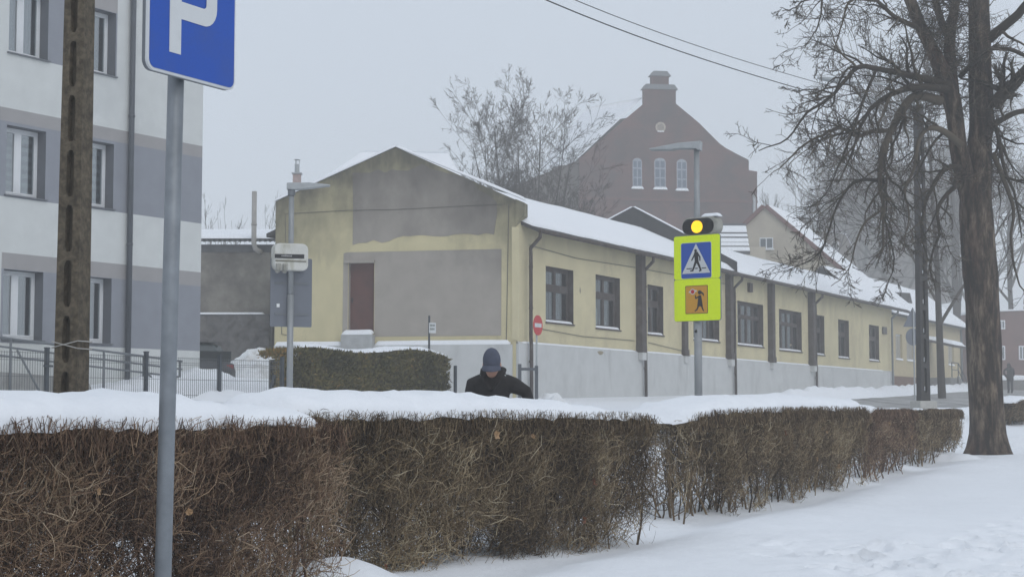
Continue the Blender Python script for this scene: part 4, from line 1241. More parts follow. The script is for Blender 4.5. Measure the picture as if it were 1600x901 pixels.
ca_ = math.atan2(-.588, .809)
cs = thing('crossing_signal', 'tall grey post with lime pedestrian crossing board and lit amber lamp', 'crossing sign', (2.908, 26, .6), ca_)
Z = -.6
mb = MB(); mb.tube([(0, 0, -.3), (0, 0, 2.4)], .062, 14); mb.tube([(0, 0, 2.4), (0, 0, 5.23 + Z)], [.052, .042], 14); mb.build('pole', mat('post_grey', (0.30, 0.315, 0.325), .5, .08, 9, metal=.3), cs, smooth=True)
mb = MB(); disc(mb, 0, 2.28 + Z, .022, -.068, -.06); mb.tube([(0, -.07, 2.27 + Z), (.015, -.08, 2.31 + Z)], .01, 6); mb.build('pole_knob', BLACK, cs)
mb = MB(); mb.prism(rrect(-.375, .455, 2.44 + Z, 3.785 + Z, .04), -.085, -.062); mb.build('board_back', GREYMETAL, cs)
mb = MB(); mb.prism(rrect(-.37, .45, 2.445 + Z, 3.095 + Z, .035), -.0905, -.0851); mb.prism(rrect(-.37, .45, 3.099 + Z, 3.78 + Z, .035), -.0905, -.0851); mb.build('lime_board', LIME, cs)
mb = MB(); mb.prism(rrect(-.242, .302, 3.095 + Z + .012, 3.67 + Z, .03), -.0935, -.0906); mb.build('crossing_border', SIGNW, cs)
mb = MB(); mb.prism(rrect(-.236, .296, 3.113 + Z, 3.664 + Z, .026), -.0955, -.0936); mb.build('crossing_panel', BLUE, cs)
mb = MB(); mb.prism([(-.222, 3.185 + Z), (.282, 3.185 + Z), (.03, 3.65 + Z)], -.0975, -.0956); mb.build('white_triangle', SIGNW, cs)
mb = MB()
ox, oz = .03, 3.185 + Z
disc(mb, ox - .005, oz + .355, .024, -.1005, -.0976)
limb(mb, [(ox + .002, oz + .318), (ox + .012, oz + .19)], [.032, .034], -.1004, -.0976)
limb(mb, [(ox + .0, oz + .19), (ox - .03, oz + .115), (ox - .06, oz + .045), (ox - .1, oz + .042)], [.022, .017, .013, .01], -.1002, -.0976)
limb(mb, [(ox + .018, oz + .19), (ox + .055, oz + .12), (ox + .085, oz + .045), (ox + .06, oz + .035)], [.022, .018, .014, .011], -.1000, -.0976)
limb(mb, [(ox - .015, oz + .31), (ox - .05, oz + .25), (ox - .078, oz + .205)], [.014, .012, .009], -.0998, -.0976)
limb(mb, [(ox + .03, oz + .31), (ox + .07, oz + .25), (ox + .07, oz + .195)], [.014, .012, .009], -.0996, -.0976)
for (a, b_) in ((-.17, -.07), (-.02, .03), (.1, .18)): mb.prism([(ox + a, oz + .07), (ox + b_, oz + .07), (ox + b_, oz + .085), (ox + a, oz + .085)], -.0994, -.0976)
mb.build('walking_figure', BLACK, cs)
mb = MB(); mb.prism(rrect(-.168, .232, 2.555 + Z, 2.995 + Z, .015), -.0935, -.0906); mb.build('children_border', mat('sign_brown_edge', (.12, .07, .03), .5), cs)
mb = MB(); mb.prism(rrect(-.158, .222, 2.565 + Z, 2.985 + Z, .012), -.0955, -.0936); mb.build('children_panel', ORANGE, cs)
mb = MB()
gx0, gz0 = .09, 2.56 + Z
disc(mb, gx0, gz0 + .325, .032, -.0985, -.0956); limb(mb, [(gx0 + .02, gz0 + .33), (gx0 + .06, gz0 + .30), (gx0 + .07, gz0 + .27)], [.014, .014, .006], -.0983, -.0956)
mb.prism([(gx0 - .045, gz0 + .11), (gx0 + .055, gz0 + .105), (gx0 + .025, gz0 + .28), (gx0 - .02, gz0 + .28)], -.0987, -.0956)
limb(mb, [(gx0 - .01, gz0 + .26), (gx0 - .07, gz0 + .235), (gx0 - .075, gz0 + .28)], [.012, .01, .008], -.0989, -.0956)
limb(mb, [(gx0 - .02, gz0 + .12), (gx0 - .05, gz0 + .06), (gx0 - .085, gz0 + .035)], [.014, .011, .008], -.0981, -.0956)
limb(mb, [(gx0 + .03, gz0 + .12), (gx0 + .055, gz0 + .06), (gx0 + .07, gz0 + .035)], [.014, .011, .008], -.0979, -.0956)
mb.build('girl_figure', BLACK, cs)
mb = MB(); disc(mb, -.035, 2.9 + Z, .045, -.0976, -.0956); mb.prism([(-.11, 2.885 + Z), (.045, 2.9 + Z), (.03, 2.925 + Z), (-.095, 2.91 + Z)], -.0972, -.0956); mb.build('lollipop_ring', SIGNW, cs)
mb = MB(); disc(mb, -.035, 2.9 + Z, .032, -.0996, -.0977); mb.build('lollipop_disc', RED, cs)
m_hous = mat('housing_dirty_white', (0.34, 0.335, 0.30), .6, .15, 6, dirt=(.17, .165, .13), dscale=5, dlo=.5, dhi=.75)
mb = MB(); mb.prism(rrect(-.235, .40, 3.79 + Z, 4.07 + Z, .12), -.07, .12); ho = mb.build('lamp_housing', m_hous, cs, bevel=.015)
mb = MB(); mb.prism(rrect(-.22, .335, 3.80 + Z, 4.045 + Z, .118), -.082, -.0701); mb.build('visor', BLACK, ho)
mb = MB(); disc(mb, .045, 3.915 + Z, .098, -.094, -.0821, 28); mb.build('lit_lens', m_lamp, ho)
for cxx in (-.13, .235):
    mb = MB(); disc(mb, cxx, 3.92 + Z, .085, -.09, -.0821, 24); mb.build('dark_lens', mat('dark_lens', (.012, .011, .011), .25), ho)
snow_slab('snow_cap', cs, [(.1, -.05, 4.07 + Z), (.4, -.05, 4.07 + Z), (.4, .1, 4.07 + Z), (.1, .1, 4.07 + Z)], .06, SNOW, 16, 8, 3)
mb = MB()
mb.prism([(-.3, 5.165 + Z), (.0, 5.155 + Z), (.02, 5.13 + Z), (.075, 5.13 + Z), (.08, 5.27 + Z), (-.28, 5.255 + Z), (-.4, 5.235 + Z), (-.74, 5.185 + Z), (-.74, 5.165 + Z), (-.4, 5.15 + Z)], -.09, .09)
o = mb.build('street_lamp_head', GALV_P, cs, bevel=.02); o.rotation_euler = (0, 0, R(20))

ls = thing('crossing_signal', 'grey post seen from behind with dirty white lamp housing and blank sign back', 'crossing sign', (-4.335, 32.5, .9), R(24), None)
Z = -.9
mb = MB(); mb.tube([(0, 0, -.3), (0, 0, 2.4)], .062, 14); mb.tube([(0, 0, 2.4), (0, 0, 5.36 + Z)], [.056, .05], 14); mb.build('pole', MATS['post_grey'], ls, smooth=True)
mb = MB(); mb.prism(rrect(-.385, .455, 2.67 + Z, 4.02 + Z, .03), .07, .095); mb.build('sign_back', mat('sign_back_grey', (0.155, 0.17, 0.20), .5, .05, 3), ls)
for z in (2.9, 3.5):
    mb = MB(); mb.box(-.3, .38, .055, .069, z + Z, z + .035 + Z); mb.build('rail', GREYMETAL, ls)
mb = MB(); mb.box(-.26, -.2, .064, .0699, 3.05 + Z, 3.12 + Z); mb.build('sticker', WHITEP, ls)
mb = MB(); mb.prism(rrect(-.37, .31, 3.76 + Z, 4.29 + Z, .12), -.16, .12); ho = mb.build('lamp_housing', mat('housing_white', (0.62, 0.62, 0.58), .5, .06, 4, dirt=(.38, .37, .28), dscale=4, dlo=.48, dhi=.72, dstretch=(1, 1, .5)), ls, bevel=.025)
mb = MB(); mb.prism([(-.372, 3.99 + Z), (.22, 4.0 + Z), (.22, 4.08 + Z), (-.372, 4.07 + Z)], -.17, -.1601); mb.build('name_band', BLACK, ho)
mb = MB(); rs2 = random.Random(4); xx = -.24
while xx < -.03:
    w_ = rs2.uniform(.014, .026); mb.box(xx, xx + w_, -.174, -.1701, 4.025 + Z, 4.025 + Z + rs2.uniform(.022, .035)); xx += w_ + .008
mb.build('lettering', mat('grey_print', (.4, .4, .4), .5), ho)
mb = MB(); mb.box(-.36, .26, -.172, -.1602, 3.93 + Z, 3.955 + Z); mb.build('lid_seam', mat('seam_brown', (.17, .16, .12), .7), ho)
for xx in (-.31, -.17):
    mb = MB(); mb.tube([(xx, -.13, 3.74 + Z), (xx, -.2, 3.78 + Z), (xx, -.2, 3.88 + Z)], .05, 8); mb.build('cable_gland', m_hous, ho)
mb = MB(); mb.prism([(-.09, 5.36 + Z), (.06, 5.36 + Z), (.3, 5.38 + Z), (.75, 5.44 + Z), (.76, 5.46 + Z), (.35, 5.50 + Z), (-.09, 5.49 + Z)], -.1, .1); o = mb.build('street_lamp_head', GALV_P, ls, bevel=.02); o.rotation_euler = (0, 0, R(-20))
mb = MB(); mb.tube([(0, 0, 5.25 + Z), (0, 0, 5.37 + Z)], .075, 12); mb.build('collar', GREYMETAL, ls)

# small boards by the corner
sp = P(670.5, 530, 46)
ss = thing('small_notice_sign', 'small white notice on a thin dark post before the gable', 'sign', (sp.x, sp.y, 1.3), R(36))
zt_ = P(670, 493, 46).z - 1.3
mb = MB(); mb.tube([(0, 0, -.2), (0, 0, zt_)], .03, 8); mb.build('post', DARKMETAL, ss)
zs1, zs0 = P(670, 504, 46).z - 1.3, P(670, 520, 46).z - 1.3
mb = MB(); mb.box(-.03, .19, -.05, -.032, zs0, zs1); mb.build('board', SIGNW, ss)
mb = MB()
rs2 = random.Random(2)
for zz in (zs1 - .1, zs1 - .2):
    xx = 0.0
    while xx < .15: w_ = rs2.uniform(.012, .02); mb.box(xx, xx + w_, -.053, -.0501, zz, zz + .055); xx += w_ + .01
mb.build('lettering', mat('green_print', (.10, .13, .11), .6), ss)

ne = P(838.5, 508, 50)
nn = thing('no_entry_sign', 'red round no entry sign with white bar on a thin post', 'road sign', (ne.x, ne.y, 1.35), R(62))
mb = MB(); mb.tube([(0, 0, -.3), (0, 0, ne.z - 1.35 + .2)], .03, 8); mb.build('post', GALV_P, nn, smooth=True)
mb = MB(); disc(mb, 0, ne.z - 1.35, .305, -.05, -.035, 28); mb.build('disc', RED, nn)
mb = MB(); mb.prism([(-.22, ne.z - 1.41), (.22, ne.z - 1.41), (.22, ne.z - 1.29), (-.22, ne.z - 1.29)], -.054, -.0501); mb.build('bar', SIGNW, nn)
g0 = P(812, 600, 49)
bf = thing('guard_rail', 'short dark grey barrier railing beside the no entry sign', 'railing', (g0.x, g0.y, 1.35), R(10))
m_bar = mat('barrier_blue_grey', (.075, .085, .10), .5)
top_ = P(812, 571, 49).z - 1.35
for xx, dzz in ((0, 0.05), (.5, 0)):
    mb = MB(); mb.box(xx - .045, xx + .045, -.045, .045, -.3, top_ + dzz); mb.build('post', m_bar, bf)
mb = MB(); mb.box(.0451, .4549, -.03, .03, top_ - .14, top_ - .06); mb.build('rail', m_bar, bf)

# ------------------------------------------------------------------ concrete poles and cables
CONC = mat('pole_concrete', (0.125, 0.103, 0.074), .95, .4, 26, 1.0, 55, dirt=(.055, .047, .035), dscale=14, dlo=.45, dhi=.7)
CONC_R = mat('pole_recess', (0.095, 0.08, 0.06), .95, .3, 9, .5, 30)


def conc_pole(name, label, base, h, wb_, wt, db, dt, rz, first, pitch, n_rec, lean=0.0, mat_=CONC, snow=False):
    t = thing(name, label, 'utility pole', base, rz)
    mb = MB()
    # H-shaped shaft: ribs, web and cross bars between elongated hollows
    def sz(z): f = z / h; return wb_ + (wt - wb_) * f, db + (dt - db) * f
    zs = [-.5]
    rec = [(first + k * pitch, first + k * pitch + pitch * .84) for k in range(n_rec)]
    def ring(z, w0, w1, d0, d1): return [(w0 + lean * z, d0, z), (w1 + lean * z, d0, z), (w1 + lean * z, d1, z), (w0 + lean * z, d1, z)]
    def solid(z0, z1, fx0, fx1, fy0, fy1, mi=0):
        a, b_ = sz(z0), sz(z1)
        vs = ring(z0, a[0] * fx0, a[0] * fx1, a[1] * fy0, a[1] * fy1) + ring(z1, b_[0] * fx0, b_[0] * fx1, b_[1] * fy0, b_[1] * fy1)
        mb.add(vs, [(3, 2, 1, 0), (4, 5, 6, 7)] + [(i, (i + 1) % 4, (i + 1) % 4 + 4, i + 4) for i in range(4)], mi)
    solid(-.5, h, -.5, -.17, -.5, .5); solid(-.5, h, .17, .5, -.5, .5)
    z = -.5
    for (a, b_) in rec:
        if a > z: solid(z, a, -.1699, .1699, -.499, .499)
        solid(a + .001, b_ - .001, -.1699, .1699, -.12, .12, 1)
        # rounded ends of the hollow
        for (ze, s) in ((a, 1), (b_, -1)):
            w = sz(ze)[0] * .17
            for sg in (-1, 1):
                vs = []
                for y in (-.499, -.121):
                    dd = sz(ze)[1] * y
                    vs += [(sg * w + lean * ze, dd, ze), (sg * w * .45 + lean * ze, dd, ze), (sg * w + lean * ze, dd, ze + s * w * 1.1)]
                mb.add(vs, [(0, 1, 2), (3, 5, 4), (1, 4, 5, 2)])
        z = b_
    if z < h: solid(z, h, -.1699, .1699, -.499, .499)
    mb.build('shaft', [mat_, CONC_R], t)
    return t


PY = 11.6
cp0 = P(111, 612, PY)
lean_ = (P(125, 0, PY).x - cp0.x) / (P(125, 0, PY).z - cp0.z)
pz0 = float(HB(cp0.x, PY))
cpole = conc_pole('concrete_pole', 'old brown weathered concrete pole with oval hollows behind the nearest hedge', (cp0.x - lean_ * (cp0.z - pz0), PY, pz0), 6.4, .185, .135, .185, .13, R(-14), .16, .386, 15, lean=lean_ * 1.0)
mb = MB()
zz = P(111, 540, PY).z - pz0
for (z0, z1) in ((zz - .015, zz + .03), (zz + .027, zz - .022)):
    mb.tube([(-.1 + lean_ * zz, -.1, z0), (0.0 + lean_ * zz, -.102, (z0 + z1) / 2), (.1 + lean_ * zz, -.1, z1), (.1 + lean_ * zz, .1, z1), (-.1 + lean_ * zz, .1, z0), (-.1 + lean_ * zz, -.1, z0)], .004, 6)
mb.build('wire_tie', mat('pale_wire', (.42, .41, .38), .6), cpole)
cable_end = P(300, -245, 17)

rp_ = P(1443, 627, 46)
rz_ = rp_.z
rpole = conc_pole('concrete_pole', 'dark concrete lattice pole on a pale block behind the far hedge', (rp_.x, 46, rz_), P(1443, 165, 46).z - rz_, .27, .2, .3, .22, R(14), .25, .8, 9, mat_=mat('pole_dark', (.06, .057, .055), .95, .2, 6))
mb = MB(); mb.box(-.26, .26, -.3, .3, -.9, .02); mb.build('pole_base', mat('base_pale', (.46, .45, .42), .9, .1, 6), rpole, bevel=.02)
mb = MB()
for k in range(9): mb.box(-.04, .03, -.05, -.031, .3 + k * .8, .42 + k * .8)
mb.build('snow_in_hollows', SNOW, rpole)
for (pxa, pxb, pya, pyb) in ((1277, 1321, 122, 128), (1333, 1366, 155, 158)):
    A = P(pxa, pya, 46) - Vector((rp_.x, 46, rz_)); Bv = P(pxb, pyb, 46) - Vector((rp_.x, 46, rz_))
    A = Matrix.Rotation(-R(14), 3, 'Z') @ A; Bv = Matrix.Rotation(-R(14), 3, 'Z') @ Bv
    mb = MB(); mb.tube([A, A * .75 + Bv * .25, A * .3 + Bv * .7, Bv], [(.03, .03), (.11, .06), (.13, .085), (.05, .05)], 10); lh = mb.build('street_lamp_head', GALV_P, rpole, smooth=True)
    mb = MB(); mb.tube([Bv, (-.05, -.02, Bv.z - .12)], .03, 8); mb.build('lamp_arm', GALV_P, rpole, smooth=True)
for k, ((x0p, y0p), (x1p, y1p), (x2p, y2p), r_) in enumerate((((152, -400), (1085, 88), (1441, 190), .011), ((160, -425), (1090, 72), (1441, 172), .008))):
    A = P(x0p, y0p, PY); Mx = P(x1p, y1p, 35); C_ = P(x2p, y2p, 46)
    pts = []
    for t in np.linspace(0, 1, 26):
        # sagging curve through the three points
        pts.append(A * ((1 - t) * (1 - t / .62)) + Mx * (t * (1 - t) / (.62 * .38)) + C_ * (t * (t - .62) / .38))
    mb = MB(); mb.tube(pts, r_, 6); o = mb.build('overhead_cable', mat('cable_black', (.03, .03, .032), .6))
    tag(o, ['thicker lower black overhead cable crossing the sky to the right pole', 'thinner upper black overhead cable crossing the sky to the right pole'][k], 'cable')

# sign backs seen beside the right pole
sg = P(1429, 600, 62); S0 = Vector((sg.x, sg.y, 1.4))
rsn = thing('road_sign', 'grey back of a round and a triangular road sign on one post', 'road sign', tuple(S0), R(20))
cz = P(1429, 526, 62).z - 1.4; cz2 = P(1429, 500, 62).z - 1.4
mb = MB(); mb.tube([(0, 0, -.4), (0, 0, cz2 + .4)], .03, 8); mb.build('post', GALV_P, rsn)
mb = MB(); disc(mb, .0, cz, .32, .035, .05, 28); mb.build('round_back', MATS['sign_back_grey'], rsn)
mb = MB(); mb.prism([(-.42, cz2 - .25), (.42, cz2 - .25), (0, cz2 + .48)], .035, .05); mb.build('triangle_back', MATS['sign_back_grey'], rsn)


# ------------------------------------------------------------------ trees
def grow(rng, out, p, d, L, r, lvl, cfg):
    """append branches as (points, radii, level)"""
    nseg = cfg['nseg'][lvl]
    pts = [p.copy()]; rad = [r]
    dd = d.copy(); tip = cfg['tip']
    for k in range(nseg):
        dd = dd + rng.normal(0, cfg['wig'][lvl], 3) + np.array([0, 0, cfg['up'][lvl]])
        dd /= np.linalg.norm(dd)
        p = p + dd * L / nseg
        pts.append(p.copy()); rad.append(max(tip, r * (1 - (k + 1) / nseg * .75)))
    out[lvl].append((np.array(pts), np.array(rad)))
    if lvl + 1 < len(cfg['nseg']): spawn(rng, out, np.array(pts), np.array(rad), L, lvl, cfg)


def spawn(rng, out, pts, rad, L, lvl, cfg, t0=None):
    n = rng.poisson(cfg['kids'][lvl])
    for _ in range(n):
        t = rng.uniform(cfg['t0'][lvl] if t0 is None else t0, .98)
        k = t * (len(pts) - 1); k0 = min(int(k), len(pts) - 2); f = k - k0
        p = pts[k0] * (1 - f) + pts[k0 + 1] * f; rr = rad[k0] * (1 - f) + rad[k0 + 1] * f
        ax = pts[k0 + 1] - pts[k0]; ax /= np.linalg.norm(ax)
        s = rng.normal(0, 1, 3); s -= ax * s.dot(ax); s /= np.linalg.norm(s)
        a = rng.uniform(*cfg['ang'])
        nd = ax * math.cos(a) + s * math.sin(a)
        grow(rng, out, p, nd, L * rng.uniform(*cfg['ratio']) * (1.1 - .5 * t), min(rr * .7, max(cfg['tip'], rr * rng.uniform(.4, .65))), lvl + 1, cfg)


def emit(out, name, mat_, parent, rng, sides=(10, 7, 5, 4, 3, 3), lo=.2, hi=.8, origin=(0, 0, 0)):
    Vs, Qs, Ts, off = [], [], [], 0
    for lvl, br in enumerate(out):
        byk = {}
        for (p, r) in br: byk.setdefault(len(p), []).append((p, r))
        for k, lst in byk.items():
            Pt = np.stack([a for a, _ in lst]) - np.array(origin); Rd = np.stack([b_ for _, b_ in lst])
            V, q = tubes_np(Pt, Rd, sides[min(lvl, len(sides) - 1)])
            Vs.append(V); Qs.append(q + off); off += len(V)
            Ts.append(np.repeat(np.clip(rng.uniform(lo, hi, len(lst)) + .06 * lvl, 0, 1), k * sides[min(lvl, len(sides) - 1)]))
    return mesh_np(name, np.concatenate(Vs), np.concatenate(Qs), mat_, parent, np.concatenate(Ts), smooth=True)


BARKT = tint_mat('twig_bark', [(0.0, (0.026, 0.022, 0.018)), (0.5, (0.058, 0.048, 0.038)), (0.85, (0.11, 0.092, 0.068)), (1.0, (0.20, 0.17, 0.12))])
m_bk, nt, b = nodes_of('trunk_bark')
mpv = noise(nt, 5.5, 8, .75, (1, 1, .22)); big = noise(nt, 1.1, 4, .6, (1, 1, .5), seed=5)
c = ramp(nt, mpv, [(0.36, (0.024, 0.016, 0.011)), (0.5, (0.105, 0.074, 0.05)), (0.68, (0.25, 0.20, 0.145))])
c = mixc(nt, ramp(nt, big, [(.5, (0, 0, 0)), (.68, (1, 1, 1))]), c, (0.085, 0.045, 0.03), 'MIX')
c = mixc(nt, ramp(nt, mpv, [(.42, (0, 0, 0)), (.60, (1, 1, 1))]), (0.024, 0.017, 0.013), c)
nt.links.new(c, b.inputs['Base Color']); b.inputs['Roughness'].default_value = .95
bump(nt, b, mpv, 1.0, .06)


def smooth_path(pts, n):
    """Catmull-Rom through control points"""
    pts = np.array(pts, float)
    pp = np.concatenate([[2 * pts[0] - pts[1]], pts, [2 * pts[-1] - pts[-2]]])
    out = []
    m = len(pts) - 1
    for t in np.linspace(0, m, n):
        i = min(int(t), m - 1); f = t - i
        a, b_, c_, d_ = pp[i], pp[i + 1], pp[i + 2], pp[i + 3]
        out.append(.5 * ((2 * b_) + (-a + c_) * f + (2 * a - 5 * b_ + 4 * c_ - d_) * f * f + (-a + 3 * b_ - 3 * c_ + d_) * f ** 3))
    return np.array(out)


rng = np.random.RandomState(21)
TY = 35.0
tb = P(1545, 712, TY)
bt = thing('bare_tree', 'big old leafless roadside tree with forked trunk and drooping branches', 'tree', tuple(tb), 0)


def tpath(ctrl, n):
    return smooth_path([(*P(px, py, TY + dy), r_) for (px, py, dy, r_) in ctrl], n)


trunk = [
    ([(1547, 725, 0, .46), (1545, 700, 0, .38), (1543, 650, 0, .345), (1538, 560, 0, .335), (1533, 460, 0, .35), (1527, 370, 0, .35), (1524, 310, 0, .34), (1530, 250, .05, .27), (1534, 180, .1, .245), (1532, 110, .1, .23), (1530, 30, .1, .22), (1528, -60, .2, .19), (1522, -200, .3, .13)], 40),
    ([(1518, 330, -.02, .2), (1508, 280, -.05, .21), (1498, 230, -.1, .19), (1492, 180, -.1, .18), (1482, 140, -.1, .19), (1464, 92, 0, .16), (1440, 45, .1, .14), (1422, 0, .1, .125), (1395, -60, .2, .10), (1370, -140, .2, .07)], 34),
    ([(1492, 170, .0, .11), (1486, 110, .2, .13), (1484, 60, .25, .115), (1492, 10, .3, .10), (1500, -60, .3, .08), (1505, -160, .3, .05)], 22),
    ([(1484, 64, .25, .08), (1470, 30, .35, .08), (1455, -20, .5, .07), (1430, -100, .6, .05)], 14),
]
mbt = MB()
tr_paths = []
for ctrl, n in trunk:
    q = tpath(ctrl, n); tr_paths.append(q)
    sides = 30
    vs, fs = [], []
    for i, (x, y, z, r_) in enumerate(q):
        for k in range(sides):
            a = 2 * math.pi * k / sides
            rr = r_ * (1 +   .2 * (float(vnoise(k * 6.0 / sides * 1.5, z * .9, 5 + (k == sides))) - .5) + .17 * (float(vnoise(a * 4 + 1, z * 1.8, 9)) - .5))
            if ctrl[0][1] > 700 and z < tb.z + .5: rr *= 1 + .25 * max(0, math.sin(a * 2.5 + .7)) * (1 - (z - tb.z) / .5)
            vs.append((x + rr * math.cos(a) - tb.x, y + rr * math.sin(a) - tb.y, z - tb.z))
    for i in range(n - 1):
        for k in range(sides):
            k2 = (k + 1) % sides; fs.append((i * sides + k, i * sides + k2, (i + 1) * sides + k2, (i + 1) * sides + k))
    fs.append(tuple((n - 1) * sides + k for k in range(sides)))
    mbt.add(vs, fs)
mbt.build('trunk', m_bk, bt, smooth=True)
limbs = [
    [(1482, 132, -.2, .10), (1452, 126, -.5, .085), (1412, 116, -.9, .07), (1372, 108, -1.2, .055), (1345, 105, -1.3, .05), (1326, 124, -1.4, .042), (1300, 158, -1.5, .034), (1262, 188, -1.6, .026), (1230, 226, -1.6, .018), (1188, 246, -1.7, .01)],
    [(1480, 140, -.3, .09), (1440, 136, -.8, .075), (1405, 142, -1.1, .06), (1375, 160, -1.3, .048), (1352, 192, -1.4, .036), (1338, 240, -1.5, .024), (1318, 290, -1.5, .014)],
    [(1470, 158, -.3, .11), (1430, 150, -.6, .09), (1408, 172, -.8, .085), (1392, 205, -.9, .075), (1377, 250, -1.0, .065), (1370, 290, -1.0, .05), (1374, 335, -1.0, .036), (1366, 400, -1.1, .018)],
    [(1392, 204, -.9, .05), (1362, 206, -1.1, .045), (1340, 213, -1.3, .042), (1312, 200, -1.5, .034), (1276, 216, -1.7, .026), (1240, 238, -1.8, .017), (1205, 262, -1.9, .009)],
    [(1372, 282, -1.0, .04), (1350, 281, -1.1, .036), (1328, 290, -1.2, .03), (1305, 322, -1.3, .024), (1290, 372, -1.4, .018), (1268, 405, -1.4, .013), (1225, 430, -1.5, .008)],
    [(1374, 330, -1.0, .03), (1350, 350, -1.1, .024), (1335, 390, -1.2, .018), (1325, 430, -1.2, .010), (1300, 455, -1.3, .007)],
    [(1368, 112, -1.2, .035), (1352, 150, -1.3, .03), (1336, 200, -1.4, .024), (1316, 250, -1.5, .017), (1292, 300, -1.5, .012), (1262, 330, -1.6, .008)],
    [(1345, 106, -1.3, .03), (1325, 108, -1.5, .025), (1306, 140, -1.6, .02), (1296, 170, -1.7, .015), (1268, 165, -1.8, .010), (1240, 150, -1.9, .006)],
    [(1500, 262, -.2, .07), (1480, 262, -.5, .06), (1464, 280, -.7, .05), (1448, 310, -.8, .038), (1440, 350, -.8, .026), (1452, 400, -.9, .014)],
    [(1500, 225, -.4, .08), (1474, 205, -.8, .07), (1448, 200, -1.0, .055), (1432, 225, -1.1, .045), (1426, 262, -1.1, .036), (1410, 300, -1.1, .026), (1408, 350, -1.2, .016), (1392, 400, -1.2, .009)],
    [(1552, 165, -.1, .15), (1575, 140, -.3, .14), (1592, 126, -.5, .13), (1625, 92, -.8, .11), (1680, 60, -1.2, .07)],
    [(1545, 62, 0, .11), (1572, 38, -.2, .10), (1600, 10, -.4, .09), (1650, -40, -.7, .06)],
    [(1552, 195, -.2, .07), (1580, 180, -.5, .06), (1612, 178, -.8, .05), (1660, 190, -1.2, .03)],
    [(1552, 240, -.2, .06), (1570, 285, -.5, .05), (1584, 330, -.6, .038), (1580, 380, -.7, .028), (1590, 430, -.7, .02), (1605, 455, -.8, .012)],
    [(1548, 180, .2, .06), (1560, 210, .1, .05), (1572, 262, 0, .038), (1592, 310, -.1, .026), (1600, 370, -.2, .014)],
    [(1440, 45, .1, .07), (1405, 30, -.2, .05), (1372, 5, -.5, .04), (1330, -30, -.8, .03)],
    [(1372, 2, -.5, .03), (1330, 0, -.8, .026), (1318, 22, -.9, .022), (1310, 55, -1.0, .016), (1300, 90, -1.1, .010), (1298, 118, -1.1, .006)],
    [(1330, -6, -.9, .026), (1288, -4, -1.2, .022), (1280, 25, -1.3, .018), (1268, 58, -1.3, .013), (1250, 82, -1.4, .008), (1222, 95, -1.4, .005)],
    [(1288, -6, -1.2, .02), (1255, 2, -1.4, .017), (1232, 12, -1.5, .012), (1210, 8, -1.6, .006)],
    [(1500, 120, .2, .06), (1540, 80, -.6, .05), (1575, 75, -1.0, .04), (1605, 88, -1.2, .03)],
    [(1378, 330, -1, .024), (1392, 370, -1.1, .02), (1398, 410, -1.1, .014), (1385, 455, -1.2, .008)],
    [(1506, 286, -.1, .065), (1487, 296, -.3, .05), (1465, 330, -.6, .04), (1468, 372, -.7, .03), (1452, 420, -.8, .018), (1462, 462, -.8, .009)],
]
cfg = dict(nseg=[8, 7, 6, 4, 4], wig=[.1, .17, .2, .22, .22], up=[0, -.05, -.055, .0, .03], kids=[0, 11, 7.5, 3.4, 0], t0=[.1, .12, .1, .08, .1], ang=(.4, 1.1), ratio=(.38, .66), tip=.0052)
out = [[] for _ in range(5)]
for ctrl in limbs:
    n = 4 * (len(ctrl) - 1) + 1
    q = tpath(ctrl, n)
    q[:, :3] += np.cumsum(rng.normal(0, .018, (n, 3)), 0) * np.linspace(0, 1, n)[:, None]
    out[1].append((q[:, :3], np.maximum(q[:, 3] * 1.0, .006)))
    L = np.linalg.norm(np.diff(q[:, :3], axis=0), axis=1).sum()
    spawn(rng, out, q[:, :3], q[:, 3], min(L, 3.2), 1, dict(cfg, kids=[0, 4.6 * L, 7.5, 3.4, 0], ratio=(.25, .55)), .12)
# young shoots all over the forks
for q in tr_paths:
    for _ in range(60):
        k = rng.randint(0, len(q) - 1)
        if q[k, 2] < P(1500, 320, TY).z: continue
        d = rng.normal(0, 1, 3); d[2] = d[2] * .5 + .15; d[1] -= .35; d /= np.linalg.norm(d)
        grow(rng, out, q[k, :3] + d * q[k, 3] * .8, d, rng.uniform(.5, 1.3), rng.uniform(.008, .014), 2, dict(cfg, kids=[0, 0, 6, 2.2, 0], up=[0, 0, .02, .02, .02]))
emit(out, 'crown', BARKT, bt, rng, (8, 7, 4, 3, 3), .05, .75, tuple(tb))


def bare_tree(label, base, H, spread, r0, seed, trunk_h, kids=(9, 7, 6, 4), up=.06, cat='tree', group='bare trees in the mist', tip=.012, stems=1, name='bare_tree', ang=(.35, .8)):
    rng = np.random.RandomState(seed)
    t = thing(name, label, cat, tuple(base), 0, group)
    out = [[] for _ in range(5)]
    cfg = dict(nseg=[8, 8, 6, 5, 4], wig=[.03, .06, .08, .1, .12], up=[.02, up, up, up * .7, .02], kids=[kids[0], kids[1], kids[2], kids[3], 0], t0=[.22, .15, .12, .1, .1], ang=ang, ratio=spread, tip=tip)
    tr = [[]]
    for s in range(stems):
        fan = 0 if stems == 1 else (2 * (s + .5) / stems - 1)
        d = np.array([rng.normal(0, .05) + .42 * fan, rng.normal(0, .05 if stems == 1 else .2), 1.0]); d /= np.linalg.norm(d)
        grow(rng, out, np.array([rng.normal(0, .25) if stems > 1 else 0, 0, -.4]), d, H * (trunk_h if stems == 1 else rng.uniform(.85, 1) * (1 - .3 * fan * fan)), r0 / math.sqrt(stems), 0, cfg)
    tr = [out[0]]
    emit(tr, 'trunk', BARKT, t, rng, lo=.1, hi=.5)
    emit([[]] + out[1:], 'crown', BARKT, t, rng, (8, 6, 4, 3, 3), .05, .6)
    return t


